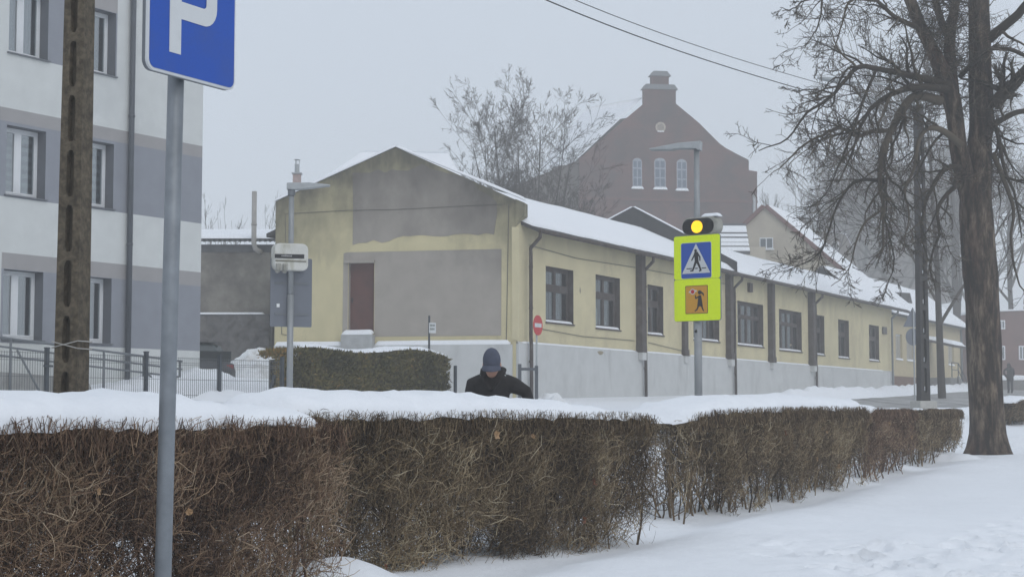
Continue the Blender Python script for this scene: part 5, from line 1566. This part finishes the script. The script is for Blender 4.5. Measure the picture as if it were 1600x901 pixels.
def at(px, Y, dz=0): q = P(px, 600, Y); return (q.x, q.y, float(HB(q.x, q.y)) + dz)


bare_tree('wide fan shaped leafless tree rising behind the yellow hall', at(815, 92), 15.8, (.30, .50), .3, 3, .95, (13, 9, 6, 3), .012, stems=13, tip=.0075, ang=(.35, .85))
bare_tree('smaller leafless tree beside the wide fan shaped one', at(752, 98), 13.0, (.30, .52), .2, 6, .95, (11, 8, 5, 3), .012, stems=7, tip=.0075, ang=(.35, .85))
bare_tree('misty leafless tree showing right of the red brick gable', at(1118, 195), 26, (.35, .55), .4, 7, .95, (9, 6, 3, 0), .03, tip=.02, stems=3, ang=(.25, .6))
bare_tree('tall misty tree with thick trunk just behind the dark lattice pole', at(1472, 78), 17, (.5, .75), .2, 18, .8, (9, 8, 6, 2.5), .01, tip=.014)
bare_tree('misty thick tree between lattice pole and big trunk', at(1496, 135), 24, (.45, .7), .42, 12, .8, (9, 8, 6, 2.5), .01, tip=.016)
bare_tree('slender misty tree right of the big trunk', at(1586, 140), 24, (.4, .65), .3, 13, .85, (10, 8, 5, 2), .02, tip=.016)
bare_tree('misty tree above the cream gabled house', at(1258, 150), 19, (.4, .65), .35, 14, .9, (9, 7, 4, 0), .02, tip=.018, stems=3, ang=(.25, .6))
bare_tree('faint misty tree filling the gap behind the snowy house roofs', at(1395, 180), 31, (.45, .7), .45, 15, .85, (10, 8, 6, 2.5), .015, tip=.022)
bare_tree('faint tall tree farthest along the road', at(1540, 190), 33, (.45, .7), .5, 16, .8, (10, 8, 6, 2.5), .015, tip=.022)
bare_tree('faint broad tree behind the misty tenement', at(1330, 205), 28, (.45, .7), .5, 17, .85, (10, 8, 6, 2.5), .015, tip=.024)
for k, (px, h) in enumerate(((352, 6.9), (412, 7.5), (330, 6.5))):
    bare_tree(['thin bare bush tips above the corrugated roof, the middle one', 'thin bare bush tips right beside the vent pipe', 'thin bare bush tips above the corrugated roof next to the apartment block'][k], at(px, 70), h, (.3, .5), .035, 30 + k, .95, (7, 4, 2, 0), .12, 'shrub', 'bush tips behind the outbuilding', .005, 4, 'bare_shrub', (.2, .6))

# ------------------------------------------------------------------ red brick building in the mist
m_bri, nt, b = nodes_of('red_brick')
tc = nt.nodes.new('ShaderNodeTexCoord'); mp = nt.nodes.new('ShaderNodeMapping'); mp.inputs['Rotation'].default_value = (R(90), 0, 0)
br = nt.nodes.new('ShaderNodeTexBrick'); br.inputs['Scale'].default_value = 4.0
br.inputs['Color1'].default_value = (.088, .026, .018, 1); br.inputs['Color2'].default_value = (.118, .038, .027, 1); br.inputs['Mortar'].default_value = (.15, .095, .08, 1); br.inputs['Mortar Size'].default_value = .012
nt.links.new(tc.outputs['Object'], mp.inputs['Vector']); nt.links.new(mp.outputs[0], br.inputs['Vector'])
c = mixc(nt, ramp(nt, noise(nt, .35, 7, .7), [(.42, (0, 0, 0)), (.62, (1, 1, 1))]), br.outputs['Color'], (.045, .026, .023))
nt.links.new(c, b.inputs['Base Color']); b.inputs['Roughness'].default_value = .9
m_bri2 = mat('brown_roof', (.075, .056, .046), .9, .15, 2)
BO = (12.39, 144.0); BA = R(9); BZ = 2.2
bb = thing('brick_school', 'large misty red brick building with tall chimney on its gable', 'building', (*BO, BZ), BA)


def bpts(lst, o=BO, a=BA): return [FAC(px, py, o, a) for px, py in lst]


gab = bpts([(905, 375), (1183, 375), (1183, 268), (1170, 266), (1170, 250), (1150, 240), (1128, 228), (1092, 192), (1056, 162), (1056, 138), (1045, 138), (1045, 118), (1018, 118), (1018, 138), (1006, 138), (1006, 162), (970, 192), (935, 222), (905, 248)])
wpx = [(988, 1003, 247, 292), (1022, 1040, 247, 293), (1057, 1073, 249, 295)]
mb = MB(); mb.prism(gab, 0, .6); mb.build('gable_wall', m_bri, bb, dz=-BZ)
body = MB()
zl = bpts([(905, 375), (905, 262), (1183, 268)])
xl, xr = gab[0][0], gab[1][0]
body.box(xl, xr, .61, 16, 1.0, FAC(1100, 268, BO, BA)[1]); body.build('wall', m_bri, bb, dz=-BZ)
ap = FAC(1031, 150, BO, BA); le = FAC(903, 252, BO, BA); re = FAC(1172, 254, BO, BA)
mb = MB(); mb.slab((ap[0], .62, ap[1] - .3), (re[0], .62, re[1]), (re[0], 9, re[1]), (ap[0] + 2.2, 9, ap[1] - 1.4), .25); mb.build('roof', m_bri2, bb, dz=-BZ)
r0 = FAC(1008, 150, BO, BA); r1 = P(918, 168, 160); ca, sa = math.cos(BA), math.sin(BA)
def tob(v): dx, dy = v.x - BO[0], v.y - BO[1]; return (ca * dx + sa * dy, -sa * dx + ca * dy, v.z)
R1 = tob(r1); E1_ = tob(P(845, 262, 163)); 
mb = MB(); mb.slab((le[0] - .4, .7, le[1] - .2), (r0[0], .7, r0[1]), R1, E1_, .3); mb.build('roof', m_bri2, bb, dz=-BZ - 1.6)
a_ = (le[0] - .4, .7, le[1] - .2)
snow_slab('roof_snow', bb, [E1_, a_, (r0[0], .7, r0[1]), R1], .22, seed=7, dz=-BZ + .01)
wing = bpts([(786, 375), (904.5, 375), (904.5, 250), (880, 259), (800, 291), (786, 297)])
mb = MB(); mb.prism(wing, .3, 8); mb.build('wing', m_bri2, bb, dz=-BZ)
for (xa, xb, za, zb) in ((1003, 1059, 133, 139), (1015, 1048, 112, 118.5)):
    p0 = FAC(xa, zb, BO, BA); p1 = FAC(xb, za, BO, BA)
    mb = MB(); xm = (p0[0] + p1[0]) / 2
    mb.prism([(p0[0], p0[1]), (p1[0], p0[1]), (p1[0] - .35, p1[1]), (p0[0] + .35, p1[1])], -.15, .75); mb.build('chimney_cap', mat('slate_cap', (.16, .17, .18), .7), bb, dz=-BZ)
c0 = FAC(1018, 138, BO, BA); c1 = FAC(1045, 118, BO, BA)
md = FAC(1032, 199, BO, BA)
mb = MB(); disc(mb, md[0], md[1], .46, -.06, -.002, 20); me_ = mb.build('medallion', mat('pale_stone', (.42, .37, .30), .9, .2, 6), bb, dz=-BZ)
mb = MB(); disc(mb, md[0], md[1], .3, -.10, -.0601, 16); mb.build('relief', mat('stone_dark', (.26, .22, .18), .9, .3, 9), me_, dz=-BZ)
snow_slab('medallion_snow', bb, [(md[0] - .3, -.12, md[1] - .42), (md[0] + .3, -.12, md[1] - .42), (md[0] + .3, -.0, md[1] - .38), (md[0] - .3, -.0, md[1] - .38)], .1, SNOW, 14, 6, 2, dz=-BZ)
p0 = FAC(905, 312, BO, BA); p1 = FAC(1183, 306, BO, BA)
mb = MB(); mb.box(p0[0] + .05, p1[0], -.15, -.002, p0[1], p0[1] + .25); mb.build('cornice', mat('brick_dark', (.12, .05, .04), .9), bb, dz=-BZ)
for (xa, xb, za, zb) in wpx:
    a0 = FAC(xa, zb, BO, BA); a1 = FAC(xb, za, BO, BA)
    x0, x1, z0, z1 = a0[0], a1[0], a0[1], a1[1]
    def arch(k, inset): 
        w = (x1 - x0) / 2 - inset; xm = (x0 + x1) / 2
        return [(xm - w, z0 + inset), (xm + w, z0 + inset), (xm + w, z1 - .35)] + [(xm + w * math.cos(t), z1 - .35 + (.35 - inset * .3) * math.sin(t)) for t in np.linspace(.3, math.pi - .3, 6)] + [(xm - w, z1 - .35)]
    mb = MB(); mb.prism(arch(0, -.08), -.05, -.003); sur = mb.build('window', MATS['brick_dark'], bb, dz=-BZ)
    mb = MB(); mb.prism(arch(0, .02), -.07, -.0501); mb.build('frame', mat('blue_grey_frame', (.30, .33, .37), .6), sur, dz=-BZ)
    xm = (x0 + x1) / 2
    for (q0, q1) in ((x0 + .1, xm - .05), (xm + .05, x1 - .1)):
        for (h0, h1) in ((z0 + .12, z0 + (z1 - z0) * .3), (z0 + (z1 - z0) * .34, z0 + (z1 - z0) * .62), (z0 + (z1 - z0) * .67, z1 - .28)):
            mb = MB(); mb.box(q0, q1, -.08, -.0701, h0, h1); mb.build('pane', mat('far_pane', (.10, .135, .185), .5, spec=.2), sur, dz=-BZ)
    snow_slab('sill_snow', sur, [(x0 - .12, -.3, z0 - .2), (x1 + .12, -.3, z0 - .2), (x1 + .12, -.01, z0 - .12), (x0 - .12, -.01, z0 - .12)], .22, SNOW, 14, 6, 2, dz=-BZ)
for px in (1010, 1050):
    a0 = FAC(px - 10, 362, BO, BA); a1 = FAC(px + 10, 330, BO, BA)
    mb = MB(); xm, w = (a0[0] + a1[0]) / 2, (a1[0] - a0[0]) / 2
    mb.prism([(xm - w, a0[1]), (xm + w, a0[1]), (xm + w, a1[1] - .5)] + [(xm + w * math.cos(t), a1[1] - .5 + .5 * math.sin(t)) for t in np.linspace(.3, math.pi - .3, 6)] + [(xm - w, a1[1] - .5)], -.08, -.003); mb.build('blind_arch', MATS['brick_dark'], bb, dz=-BZ)
mb = MB(); p0 = FAC(1176, 345, BO, BA); p1 = FAC(1179, 305, BO, BA); mb.box(p0[0], p1[0], -.3, -.05, p0[1], p1[1]); mb.build('flue_pipe', GALV_P, bb, dz=-BZ)

# ------------------------------------------------------------------ cream gabled house behind the hall
m_cr = mat('cream_render', (.50, .45, .36), .9, .06, 1.5, dirt=(.42, .37, .30), dscale=.8)
m_ver = mat('verge_redbrown', (.16, .07, .06), .7)
CO = (17.0, 108.0); CA = R(-14); CZ = 2.4
ch = thing('cream_house', 'cream gabled house with red brown verges rising behind the hall roof', 'building', (*CO, CZ), CA)
a0, a1, a2 = FAC(1122, 393, CO, CA), FAC(1195, 324, CO, CA), FAC(1338, 443, CO, CA)
mb = MB(); mb.prism([(a0[0], 1.2), (a2[0], 1.2), a2, a1, a0], 0, .3)
mb.box(a0[0] + .01, a2[0] - .01, .301, 6, 1.2, a2[1] - .3); mb.build('wall', m_cr, ch, dz=-CZ)
for (u, v) in ((a0, a1), (a1, a2)):
    n_ = Vector((v[0] - u[0], v[1] - u[1])).normalized(); s_ = Vector((-n_.y, n_.x))
    q0, q1 = Vector(u), Vector(v)
    mb = MB(); mb.prism([tuple(q0 - s_ * .02), tuple(q1 - s_ * .02), tuple(q1 + s_ * .24), tuple(q0 + s_ * .24)], -.2, .0 - .001); mb.build('verge_board', m_ver, ch, dz=-CZ)
    mb = MB(); k = s_ * .2
    mb.slab((u[0] + k.x, -.1, u[1] + k.y), (v[0] + k.x, -.1, v[1] + k.y), (v[0] + k.x + 1.2, 6.3, v[1] + k.y), (u[0] + k.x + 1.2, 6.3, u[1] + k.y), .14); mb.build('roof', m_ver, ch, dz=-CZ)
    snow_slab('roof_snow', ch, [(u[0] + k.x, -.08, u[1] + k.y), (v[0] + k.x, -.08, v[1] + k.y), (v[0] + k.x + 1.2, 6.3, v[1] + k.y), (u[0] + k.x + 1.2, 6.3, u[1] + k.y)], .15, seed=3, dz=-CZ + .004)
w0, w1 = FAC(1187, 389, CO, CA), FAC(1208, 371, CO, CA)
mb = MB(); mb.box(w0[0], w1[0], -.03, -.002, w0[1], w1[1]); wn_ = mb.build('window', m_pvc, ch, dz=-CZ)
xm = (w0[0] + w1[0]) / 2
for (q0, q1) in ((w0[0] + .06, xm - .04), (xm + .04, w1[0] - .06)):
    mb = MB(); mb.box(q0, q1, -.045, -.0301, w0[1] + .07, w1[1] - .07); mb.build('pane', mat('grey_pane', (.12, .14, .155), .15, spec=.5), wn_, dz=-CZ)
mb = MB(); mb.box(w0[0] - .08, w1[0] + .08, -.12, -.031, w0[1] - .08, w0[1] - .003); mb.build('sill', WHITEP, wn_, dz=-CZ)

# snow dusted roof just left of it
dz0 = P(1140, 380, 100)
dh = thing('dusted_roof_house', 'far house with snow dusted tiled roof beside the crossing sign', 'building', (dz0.x, 100, 2.5), 0)
q = lambda px, py, Y: tuple(P(px, py, Y) - Vector((dz0.x, 100, 2.5)))
mb = MB(); mb.box(-1.6, 2.2, 0.2, 6, -1, q(1140, 385, 100)[2]); mb.build('wall', m_cr, dh)
cr = [q(1085, 392, 99.8), q(1172, 392, 99.8), q(1165, 349, 103), q(1092, 349, 103)]
mb = MB(); mb.slab(*cr, .2); mb.build('roof', mat('dark_tiles', (.07, .07, .075), .8), dh)
for k in range(6):
    t0 = k / 6 + .02 * math.sin(k * 2.3); t1 = t0 + .07 + .06 * abs(math.sin(k * 1.7 + 1))
    L = [Vector(cr[0]).lerp(Vector(cr[3]), t) for t in (t0, t1)]; Rr = [Vector(cr[1]).lerp(Vector(cr[2]), t) for t in (t0, t1)]
    snow_slab('roof_snow', dh, [L[0], Rr[0], Rr[1], L[1]], .06, seed=k, dz=.004, amp=.05, nu=50)

# ------------------------------------------------------------------ low beige house at the end of the row
ux, uy = math.cos(YA), math.sin(YA)
off_ = .9
LO = (YC[0] - uy * off_, YC[1] + ux * off_)
LZ = 2.3
l_at = lambda px, py: FAC(px, py, LO, YA)
s_r = l_at(1503, 560)[0]; s_l = HL + .3
lh_o = (LO[0] + ux * s_l, LO[1] + uy * s_l)
lh = thing('beige_house', 'low beige house with snowy roof and entrance steps beyond the yellow hall', 'house', (*lh_o, LZ), YA)
def lp(px, py): s, z = l_at(px, py); return s - s_l, z
m_be = mat('beige_render', (.50, .43, .28), .9, .06, 1.5)
m_bp = mat('brown_plinth', (.16, .10, .075), .9)
ev_z = lp(1503, 513)[1]; W_ = s_r - s_l
lw = [(1400, 1409, 490, 560), (1417, 1428, 490, 567), (1465, 1474, 527, 563), (1482, 1490, 531, 566)]
lops = []
for (a, b_, c_, d_) in lw:
    p0, p1 = lp(a, d_), lp(b_, c_); lops.append((p0[0], p1[0], max(4.0, p0[1]), min(ev_z - .5, p1[1])))
lops = [(max(.15, a), b_, 3.95, 5.5) for (a, b_, c_, d_) in lops]
mb = MB(); cells(mb, 0, W_, .8, ev_z, lops, 0, 0, .2, 0); mb.quad((0, 8, .8), (0, 0, .8), (0, 0, ev_z), (0, 8, ev_z)); mb.quad((W_, 0, .8), (W_, 8, .8), (W_, 8, ev_z), (W_, 0, ev_z)); mb.quad((W_, 8, .8), (0, 8, .8), (0, 8, ev_z), (W_, 8, ev_z)); mb.build('wall', m_be, lh, dz=-LZ)
pz = lp(1410, 588)[1]
mb = MB(); mb.box(0.02, W_, -.08, -.003, .8, pz); mb.build('plinth', m_bp, lh, dz=-LZ)
for (a, b_, c_, d_) in lops:
    mb = MB(); mb.box(a + .003, b_ - .003, .12, .2, c_ + .003, d_ - .003); w_o = mb.build('window', m_pvc, lh, dz=-LZ)
    xm = (a + b_) / 2
    for (q0, q1) in ((a + .08, xm - .05), (xm + .05, b_ - .08)):
        mb = MB(); mb.box(q0, q1, .1, .1195, c_ + .1, d_ - .1); mb.build('pane', mat('shuttered_pane', (.33, .31, .26), .4), w_o, dz=-LZ)
    snow_slab('sill_snow', w_o, [(a, -.1, c_ - .02), (b_, -.1, c_ - .02), (b_, .1, c_ + .01), (a, .1, c_ + .01)], .1, SNOW, 14, 6, 2, dz=-LZ)
rz1 = lp(1400, 400)[1]
rf = [(-.6, -.5, ev_z), (W_ + .4, -.5, ev_z), (W_ + .4, 3.1, ev_z + 2.7), (-.6, 3.1, ev_z + 2.7)]
mb = MB(); mb.slab(*rf, .15); mb.slab(rf[3], rf[2], (W_ + .4, 7, ev_z), (-.6, 7, ev_z), .15); mb.build('roof', m_sof, lh, dz=-LZ)
snow_slab('roof_snow', lh, rf, .2, seed=8, dz=-LZ + .004, nu=80, nv=14)
for k, (xd, s) in enumerate(((lp(1440, 500)[0], .75),)):
    yb = .7; zb_ = ev_z + (yb + .5) / 3.6 * 2.7
    mb = MB(); mb.add([(xd - .9 * s, yb, zb_ + .12), (xd + .9 * s, yb, zb_ + .12), (xd, yb, zb_ + 1.15 * s), (xd - .9 * s, yb + 2.2, zb_ + 1.3), (xd + .9 * s, yb + 2.2, zb_ + 1.3), (xd, yb + 2.2, zb_ + 1.16 * s + .2)], [(0, 1, 2), (0, 2, 5, 3), (1, 4, 5, 2)]); mb.build('dormer', m_sof, lh, dz=-LZ)
mb = MB(); p = lp(1500, 513); mb.tube([(W_ - .6, -.1, 2), (W_ - .6, -.1, ev_z - .1)], .07, 8); mb.build('downpipe', GREYMETAL, lh, dz=-LZ)
# entrance: canopy, landing, steps, rails
e0, e1 = lp(1440, 560)[0], lp(1462, 560)[0]
mb = MB(); mb.box(e0, e0 + 1.3, -.02, -.002, pz, pz + 2.2); mb.build('door', mat('entry_door', (.14, .09, .07), .6), lh, dz=-LZ)
cz_ = lp(1462, 517)[1]
mb = MB(); mb.slab((e0 - .6, -2.2, 5.0), (e0 + 3.0, -2.2, 5.0), (e0 + 3.0, -.003, 5.5), (e0 - .6, -.003, 5.5), .16); mb.build('canopy', m_br, lh, dz=-LZ)
snow_slab('canopy_snow', lh, [(e0 - .6, -2.2, 5.0), (e0 + 3.0, -2.2, 5.0), (e0 + 3.0, -.01, 5.5), (e0 - .6, -.01, 5.5)], .22, SNOW, 30, 10, 2, dz=-LZ + .004)
for k in range(6):
    mb = MB(); mb.box(e0 + 1.6 + k * .34, e0 + 1.6 + (k + 1) * .34 - .002, -1.9, -.1, 1.5, pz - .02 - k * .17); mb.build('step', mat('step_grey', (.2, .2, .2), .9), lh, dz=-LZ)
mb = MB(); mb.box(e0 - .4, e0 + 1.598, -1.9, -.09, 1.5, pz); mb.build('landing', MATS['step_grey'], lh, dz=-LZ)
for (y_) in (-2.02,):
    mb = MB(); mb.prism([(e0 + 1.4, 1.4), (e0 + 4.4, 1.4), (e0 + 4.4, 2.0), (e0 + 1.6, pz + .1), (e0 + 1.4, pz + .1)], y_, y_ + .11); mb.build('string_wall', MATS['step_grey'], lh, dz=-LZ)
    snow_slab('step_snow', lh, [(e0 + 1.6, y_, pz + .11), (e0 + 4.4, y_, 2.01), (e0 + 4.4, y_ + .11, 2.01), (e0 + 1.6, y_ + .11, pz + .11)], .1, SNOW, 30, 6, 2, dz=-LZ)
mb = MB(); mb.tube([(e0 - .3, -1.95, pz + .95), (e0 + 1.6, -1.95, pz + .95), (e0 + 4.0, -1.95, 2.95)], .035, 6); mb.tube([(e0 - .3, -1.95, pz + .5), (e0 + 1.6, -1.95, pz + .5), (e0 + 4.0, -1.95, 2.5)], .03, 6)
for (xx, zz) in ((e0 - .3, pz), (e0 + 1.6, pz), (e0 + 2.8, pz - .5), (e0 + 4.0, 2.0)): mb.tube([(xx, -1.95, zz), (xx, -1.95, zz + .95)], .03, 6)
mb.build('stair_rail', DARKMETAL, lh, dz=-LZ)

# ------------------------------------------------------------------ houses lost in the mist
def far_house(name, label, poly, Y, ang, depth, m_w, wins_=(), roof_snow=True, z0=1.0):
    o_ = (P(poly[0][0], 500, Y).x, Y)
    pts = [FAC(px, py, o_, ang) for px, py in poly]
    zc = 2.6
    t = thing(name, label, 'building', (*o_, zc), ang)
    mb = MB(); mb.prism(pts, 0, depth); mb.build('wall', m_w, t, dz=-zc)
    top = max(p_[1] for p_ in pts)
    if roof_snow:
        for i in range(len(pts)):
            u, v = pts[i], pts[(i + 1) % len(pts)]
            if v[0] < u[0] and min(u[1], v[1]) > top - 6:
                snow_slab('roof_snow', t, [(v[0] - .1, -.2, v[1] + .02), (u[0] + .1, -.2, u[1] + .02), (u[0] + .1, depth, u[1] + .02), (v[0] - .1, depth, v[1] + .02)], .2, seed=i, dz=-zc)
    for (a, b_, c_, d_) in wins_:
        p0, p1 = FAC(a, d_, o_, ang), FAC(b_, c_, o_, ang)
        mb = MB(); mb.box(p0[0], p1[0], -.06, -.002, p0[1], p1[1]); w_ = mb.build('window', m_pvc, t, dz=-zc)
        xm = (p0[0] + p1[0]) / 2
        for (q0, q1) in ((p0[0] + .1, xm - .05), (xm + .05, p1[0] - .1)):
            mb = MB(); mb.box(q0, q1, -.075, -.0601, p0[1] + .1, p1[1] - .1); mb.build('pane', MATS['grey_pane'], w_, dz=-zc)
    return t


far_house('tenement_house', 'tall grey brown tenement with steep roof dim in the mist', [(1322, 470), (1500, 470), (1500, 300), (1470, 268), (1400, 256), (1352, 268), (1322, 340)], 215, R(6), 14, mat('tenement_render', (.13, .115, .10), .9, .15, .6), [(1360, 1370, 330, 352), (1385, 1395, 330, 352), (1410, 1420, 330, 352)], False)
far_house('chimney_house', 'dim house with snowy roof and stub chimney behind the cream house', [(1238, 440), (1330, 440), (1330, 385), (1322, 366), (1272, 360), (1262, 372), (1258, 340), (1240, 340)], 160, R(5), 8, mat('dim_render', (.17, .145, .125), .9, .15, .6), [(1280, 1290, 378, 392), (1300, 1310, 378, 392)])
far_house('brick_villa', 'far red brick house at the end of the road behind the slender tree', [(1548, 620), (1680, 620), (1680, 505), (1640, 484), (1548, 487)], 135, R(10), 10, mat('villa_brick', (.15, .075, .06), .9, .2, .8), [(1560, 1570, 540, 562), (1592, 1602, 540, 562), (1560, 1570, 500, 514)], True)
gw = thing('garden_wall', 'low far garden wall with snow at the end of the road', 'wall', (*P(1556, 600, 120)[:2], 2.3), R(8))
mb = MB(); mb.box(0, 7, 0, .3, -.6, .75); mb.build('wall', mat('wall_grey', (.2, .19, .18), .9), gw)
snow_slab('snow_cap', gw, [(0, -.05, .755), (7, -.05, .755), (7, .35, .755), (0, .35, .755)], .5, SNOW, 30, 8, 2)


# ------------------------------------------------------------------ people
SKIN = mat('skin', (.46, .26, .19), .55, .06, 30)
COAT = mat('dark_coat', (.022, .020, .020), .85, .25, 14, .3, 60)
CAP = mat('cap_navy', (.075, .085, .12), .8, .15, 18, .2, 90)


def finish(o, voxel, smooth=4):
    m = o.modifiers.new('remesh', 'REMESH'); m.mode = 'VOXEL'; m.voxel_size = voxel; m.use_smooth_shade = True
    if smooth:
        s = o.modifiers.new('smooth', 'SMOOTH'); s.iterations = smooth; s.factor = .5
    return o


def person(label, loc, rz, S=1.0, hood=False, vox=.009):
    t = thing('person', label, 'person', loc, rz)
    t.scale = (S, S, S)
    # body, facing -y, leaning forward with the head bent down
    mb = MB()
    mb.loft([(0, .06, .80, .15, .10), (0, .07, .92, .165, .11), (0, .05, 1.05, .125, .10), (0, .02, 1.20, .125, .11), (0, -.01, 1.33, .14, .105), (0, -.03, 1.41, .15, .085), (0, -.055, 1.45, .06, .06)])
    mb.tube([(0, -.05, 1.40), (0, -.085, 1.47), (0, -.11, 1.53)], [.066, .058, .056], 12)
    hr = Matrix.Rotation(R(24), 3, 'X')                 # chin towards the chest
    hc = Vector((0, -.135, 1.555))
    mb.ball(hc, .077, .096, .115, 16, 12, rot=hr)
    mb.ball(hc + hr @ Vector((0, -.035, -.06)), .055, .062, .062, 12, 8, rot=hr)       # jaw
    mb.ball(hc + hr @ Vector((0, -.10, -.022)), .014, .02, .024, 8, 6, rot=hr)        # nose
    mb.ball(hc + hr @ Vector((0, -.086, -.066)), .022, .012, .008, 8, 6, rot=hr)      # mouth
    for s in (-1, 1):
        mb.ball(hc + hr @ Vector((s * .08, .005, -.015)), .012, .022, .034, 8, 6, rot=hr)  # ear
        mb.ball(hc + hr @ Vector((s * .031, -.082, .008)), .014, .012, .01, 8, 6, rot=hr)  # eye
        sh = Vector((s * .16, -.02, 1.365)); el = Vector((s * (.225 if s < 0 else .33), .055, 1.13)); wr = Vector((s * .205, -.05, .955))
        mb.tube([sh, Vector((s * (.215 if s < 0 else .305), .015, 1.29)), el, el.lerp(wr, .5), wr], [.05, .042, .038, .036, .028], 10)
        pd = (Vector((s * .14, -.055, .82)) - wr).normalized()
        mb.tube([wr, wr + pd * .05, wr + pd * .10], [(.028, .02), (.042, .018), (.04, .016)], 10)
        side = pd.cross(Vector((0, -.4, 1))).normalized()
        for k, (ln, ofs) in enumerate(((.07, -.03), (.08, -.01), (.074, .011), (.058, .03))):
            b0 = wr + pd * .095 + side * ofs
            mb.tube([b0, b0 + pd * ln * .55 + Vector((0, -.006, -.004)), b0 + pd * ln * .9 + Vector((0, .004, -.02))], [.0105, .0095, .008], 6)
        mb.tube([wr + pd * .03 + side * -.03, wr + pd * .06 + side * -.058, wr + pd * .095 + side * -.062], [.012, .011, .009], 6)
        hp = Vector((s * .085, .06, .86)); kn = Vector((s * .10, .03, .48)); an = Vector((s * .10, .07, .09))
        mb.tube([hp, hp.lerp(kn, .5), kn, kn.lerp(an, .4), an], [.085, .075, .056, .054, .036], 12)
        mb.tube([an + Vector((0, .03, -.03)), an + Vector((0, -.06, -.05)), an + Vector((0, -.16, -.065))], [.035, .036, .026], 10)
    finish(mb.build('body', SKIN, t), vox * .8, 2)
    # coat with raised collar, sleeves to pockets at the hip
    EX = {-1: .23, 1: .345}; MX = {-1: .22, 1: .31}
    mb = MB()
    mb.loft([(0, .05, .70, .205, .155), (0, .05, .85, .20, .15), (0, .04, 1.0, .185, .14), (0, .015, 1.15, .155, .142), (0, -.01, 1.25, .155, .142), (0, -.02, 1.315, .17, .138), (0, -.025, 1.36, .225, .125), (0, -.035, 1.42, .185, .11), (0, -.045, 1.445, .10, .09), (0, -.05, 1.49, .092, .092)], 22)
    for s in (-1, 1):
        sh = Vector((s * .105, -.03, 1.395)); el = Vector((s * EX[s], .06, 1.13)); wr = Vector((s * .20, -.055, .95))
        mb.tube([sh, (s * .195, -.015, 1.355), (s * MX[s], .02, 1.295), (s * (MX[s] * .25 + EX[s] * .75), .045, 1.2), el, el.lerp(wr, .4), wr], [.075, .08, .06, .057, .058, .06, .06], 12)
        mb.tube([(s * .05, -.12, 1.43), (s * .095, -.08, 1.47), (s * .10, .0, 1.50), (s * .05, .055, 1.52), (0, .06, 1.525)], .03, 8)   # collar roll
        mb.tube([(s * .012, -.185, 1.30), (s * .06, -.16, 1.38), (s * .09, -.11, 1.44)], [(.02, .012), (.035, .012), (.02, .012)], 8)   # lapels
    # soft creases across sleeves and chest
    finish(mb.build('coat', COAT, t), vox, 4)
    mb = MB()
    for s in (-1, 1):
        mb.tube([(s * .088, .06, .84), (s * .10, .04, .48), (s * .10, .075, .10)], [.10, .075, .066], 12)
    mb.loft([(0, .06, .78, .17, .12), (0, .06, .9, .175, .12)]); finish(mb.build('trousers', mat('dark_trousers', (.02, .021, .026), .9), t), .012, 3)
    mb = MB()
    for s in (-1, 1): mb.tube([(s * .1, .13, .05), (s * .1, .03, .06), (s * .1, -.08, .05), (s * .1, -.16, .035)], [(.04, .05), (.047, .06), (.048, .05), (.03, .03)], 12)
    finish(mb.build('shoes', mat('shoe_black', (.015, .014, .013), .6), t), .01, 2)
    if not hood:
        mb = MB()
        top_c = hc + hr @ Vector((0, .008, .02))
        vs_, n, m = [], 20, 8
        # crown: half ellipsoid, slightly peaked
        mb.ball(top_c + hr @ Vector((0, 0, .012)), .086, .107, .125, 20, 12, rot=hr)
        o = mb.build('cap', CAP, t, smooth=True)
        # visor
        mb = MB(); rows, cols = 5, 13
        vs_ = []
        for side_ in (0, 1):
            for i in range(rows):
                for j in range(cols):
                    a = -1.25 + 2.5 * j / (cols - 1)
                    rr =   .088 + .062 * i / (rows - 1) * math.cos(a * .8)
                    p_ = Vector((.084 / .088 * min(rr, .1) * math.sin(a) * 1.0, -rr * math.cos(a) * 1.08 - .005, .005 - .035 * (i / (rows - 1)) ** 1.3 - .03 * abs(math.sin(a)) ** 2 - .005 * side_))
                    vs_.append(top_c + hr @ p_)
        fs_ = []
        for i in range(rows - 1):
            for j in range(cols - 1):
                a = i * cols + j; fs_ += [(a, a + 1, a + cols + 1, a + cols), (rows * cols + a, rows * cols + a + cols, rows * cols + a + cols + 1, rows * cols + a + 1)]
        e = [(rows - 1) * cols + j for j in range(cols)]
        fs_ += [(e[j], e[j + 1], e[j + 1] + rows * cols, e[j] + rows * cols) for j in range(cols - 1)]
        mb.add(vs_, fs_); mb.build('visor', CAP, o, smooth=True)
    else:
        mb = MB(); mb.ball(hc + hr @ Vector((0, .02, .01)), .105, .13, .15, 16, 12, rot=hr); mb.build('hood', COAT, t, smooth=True)
    return t


pp = P(771, 600, 15.3)
person('person in dark coat and navy cap bent over behind the snowy hedge', (pp.x, 15.3, -.0), R(-6), .96)
fp_ = P(1578, 600, 100)
person('distant dark hooded person walking along the road in the mist', (fp_.x, 100, float(HB(fp_.x, 100)) + .02), R(180), 1.05, True, .02)

# ------------------------------------------------------------------ winter haze
hz = MB(); hz.box(-395, 395, -395, 400, -1.6, 34)
m_hz = bpy.data.materials.new('haze'); m_hz.use_nodes = True
nt = m_hz.node_tree; nt.nodes.clear()
ho_ = nt.nodes.new('ShaderNodeOutputMaterial'); pv = nt.nodes.new('ShaderNodeVolumePrincipled')
pv.inputs['Color'].default_value = (.965, .965, .955, 1); pv.inputs['Density'].default_value = .0031; pv.inputs['Anisotropy'].default_value = .15
nt.links.new(pv.outputs[0], ho_.inputs['Volume'])
hzo = hz.build('haze', m_hz)
hzo['kind'] = 'stuff'
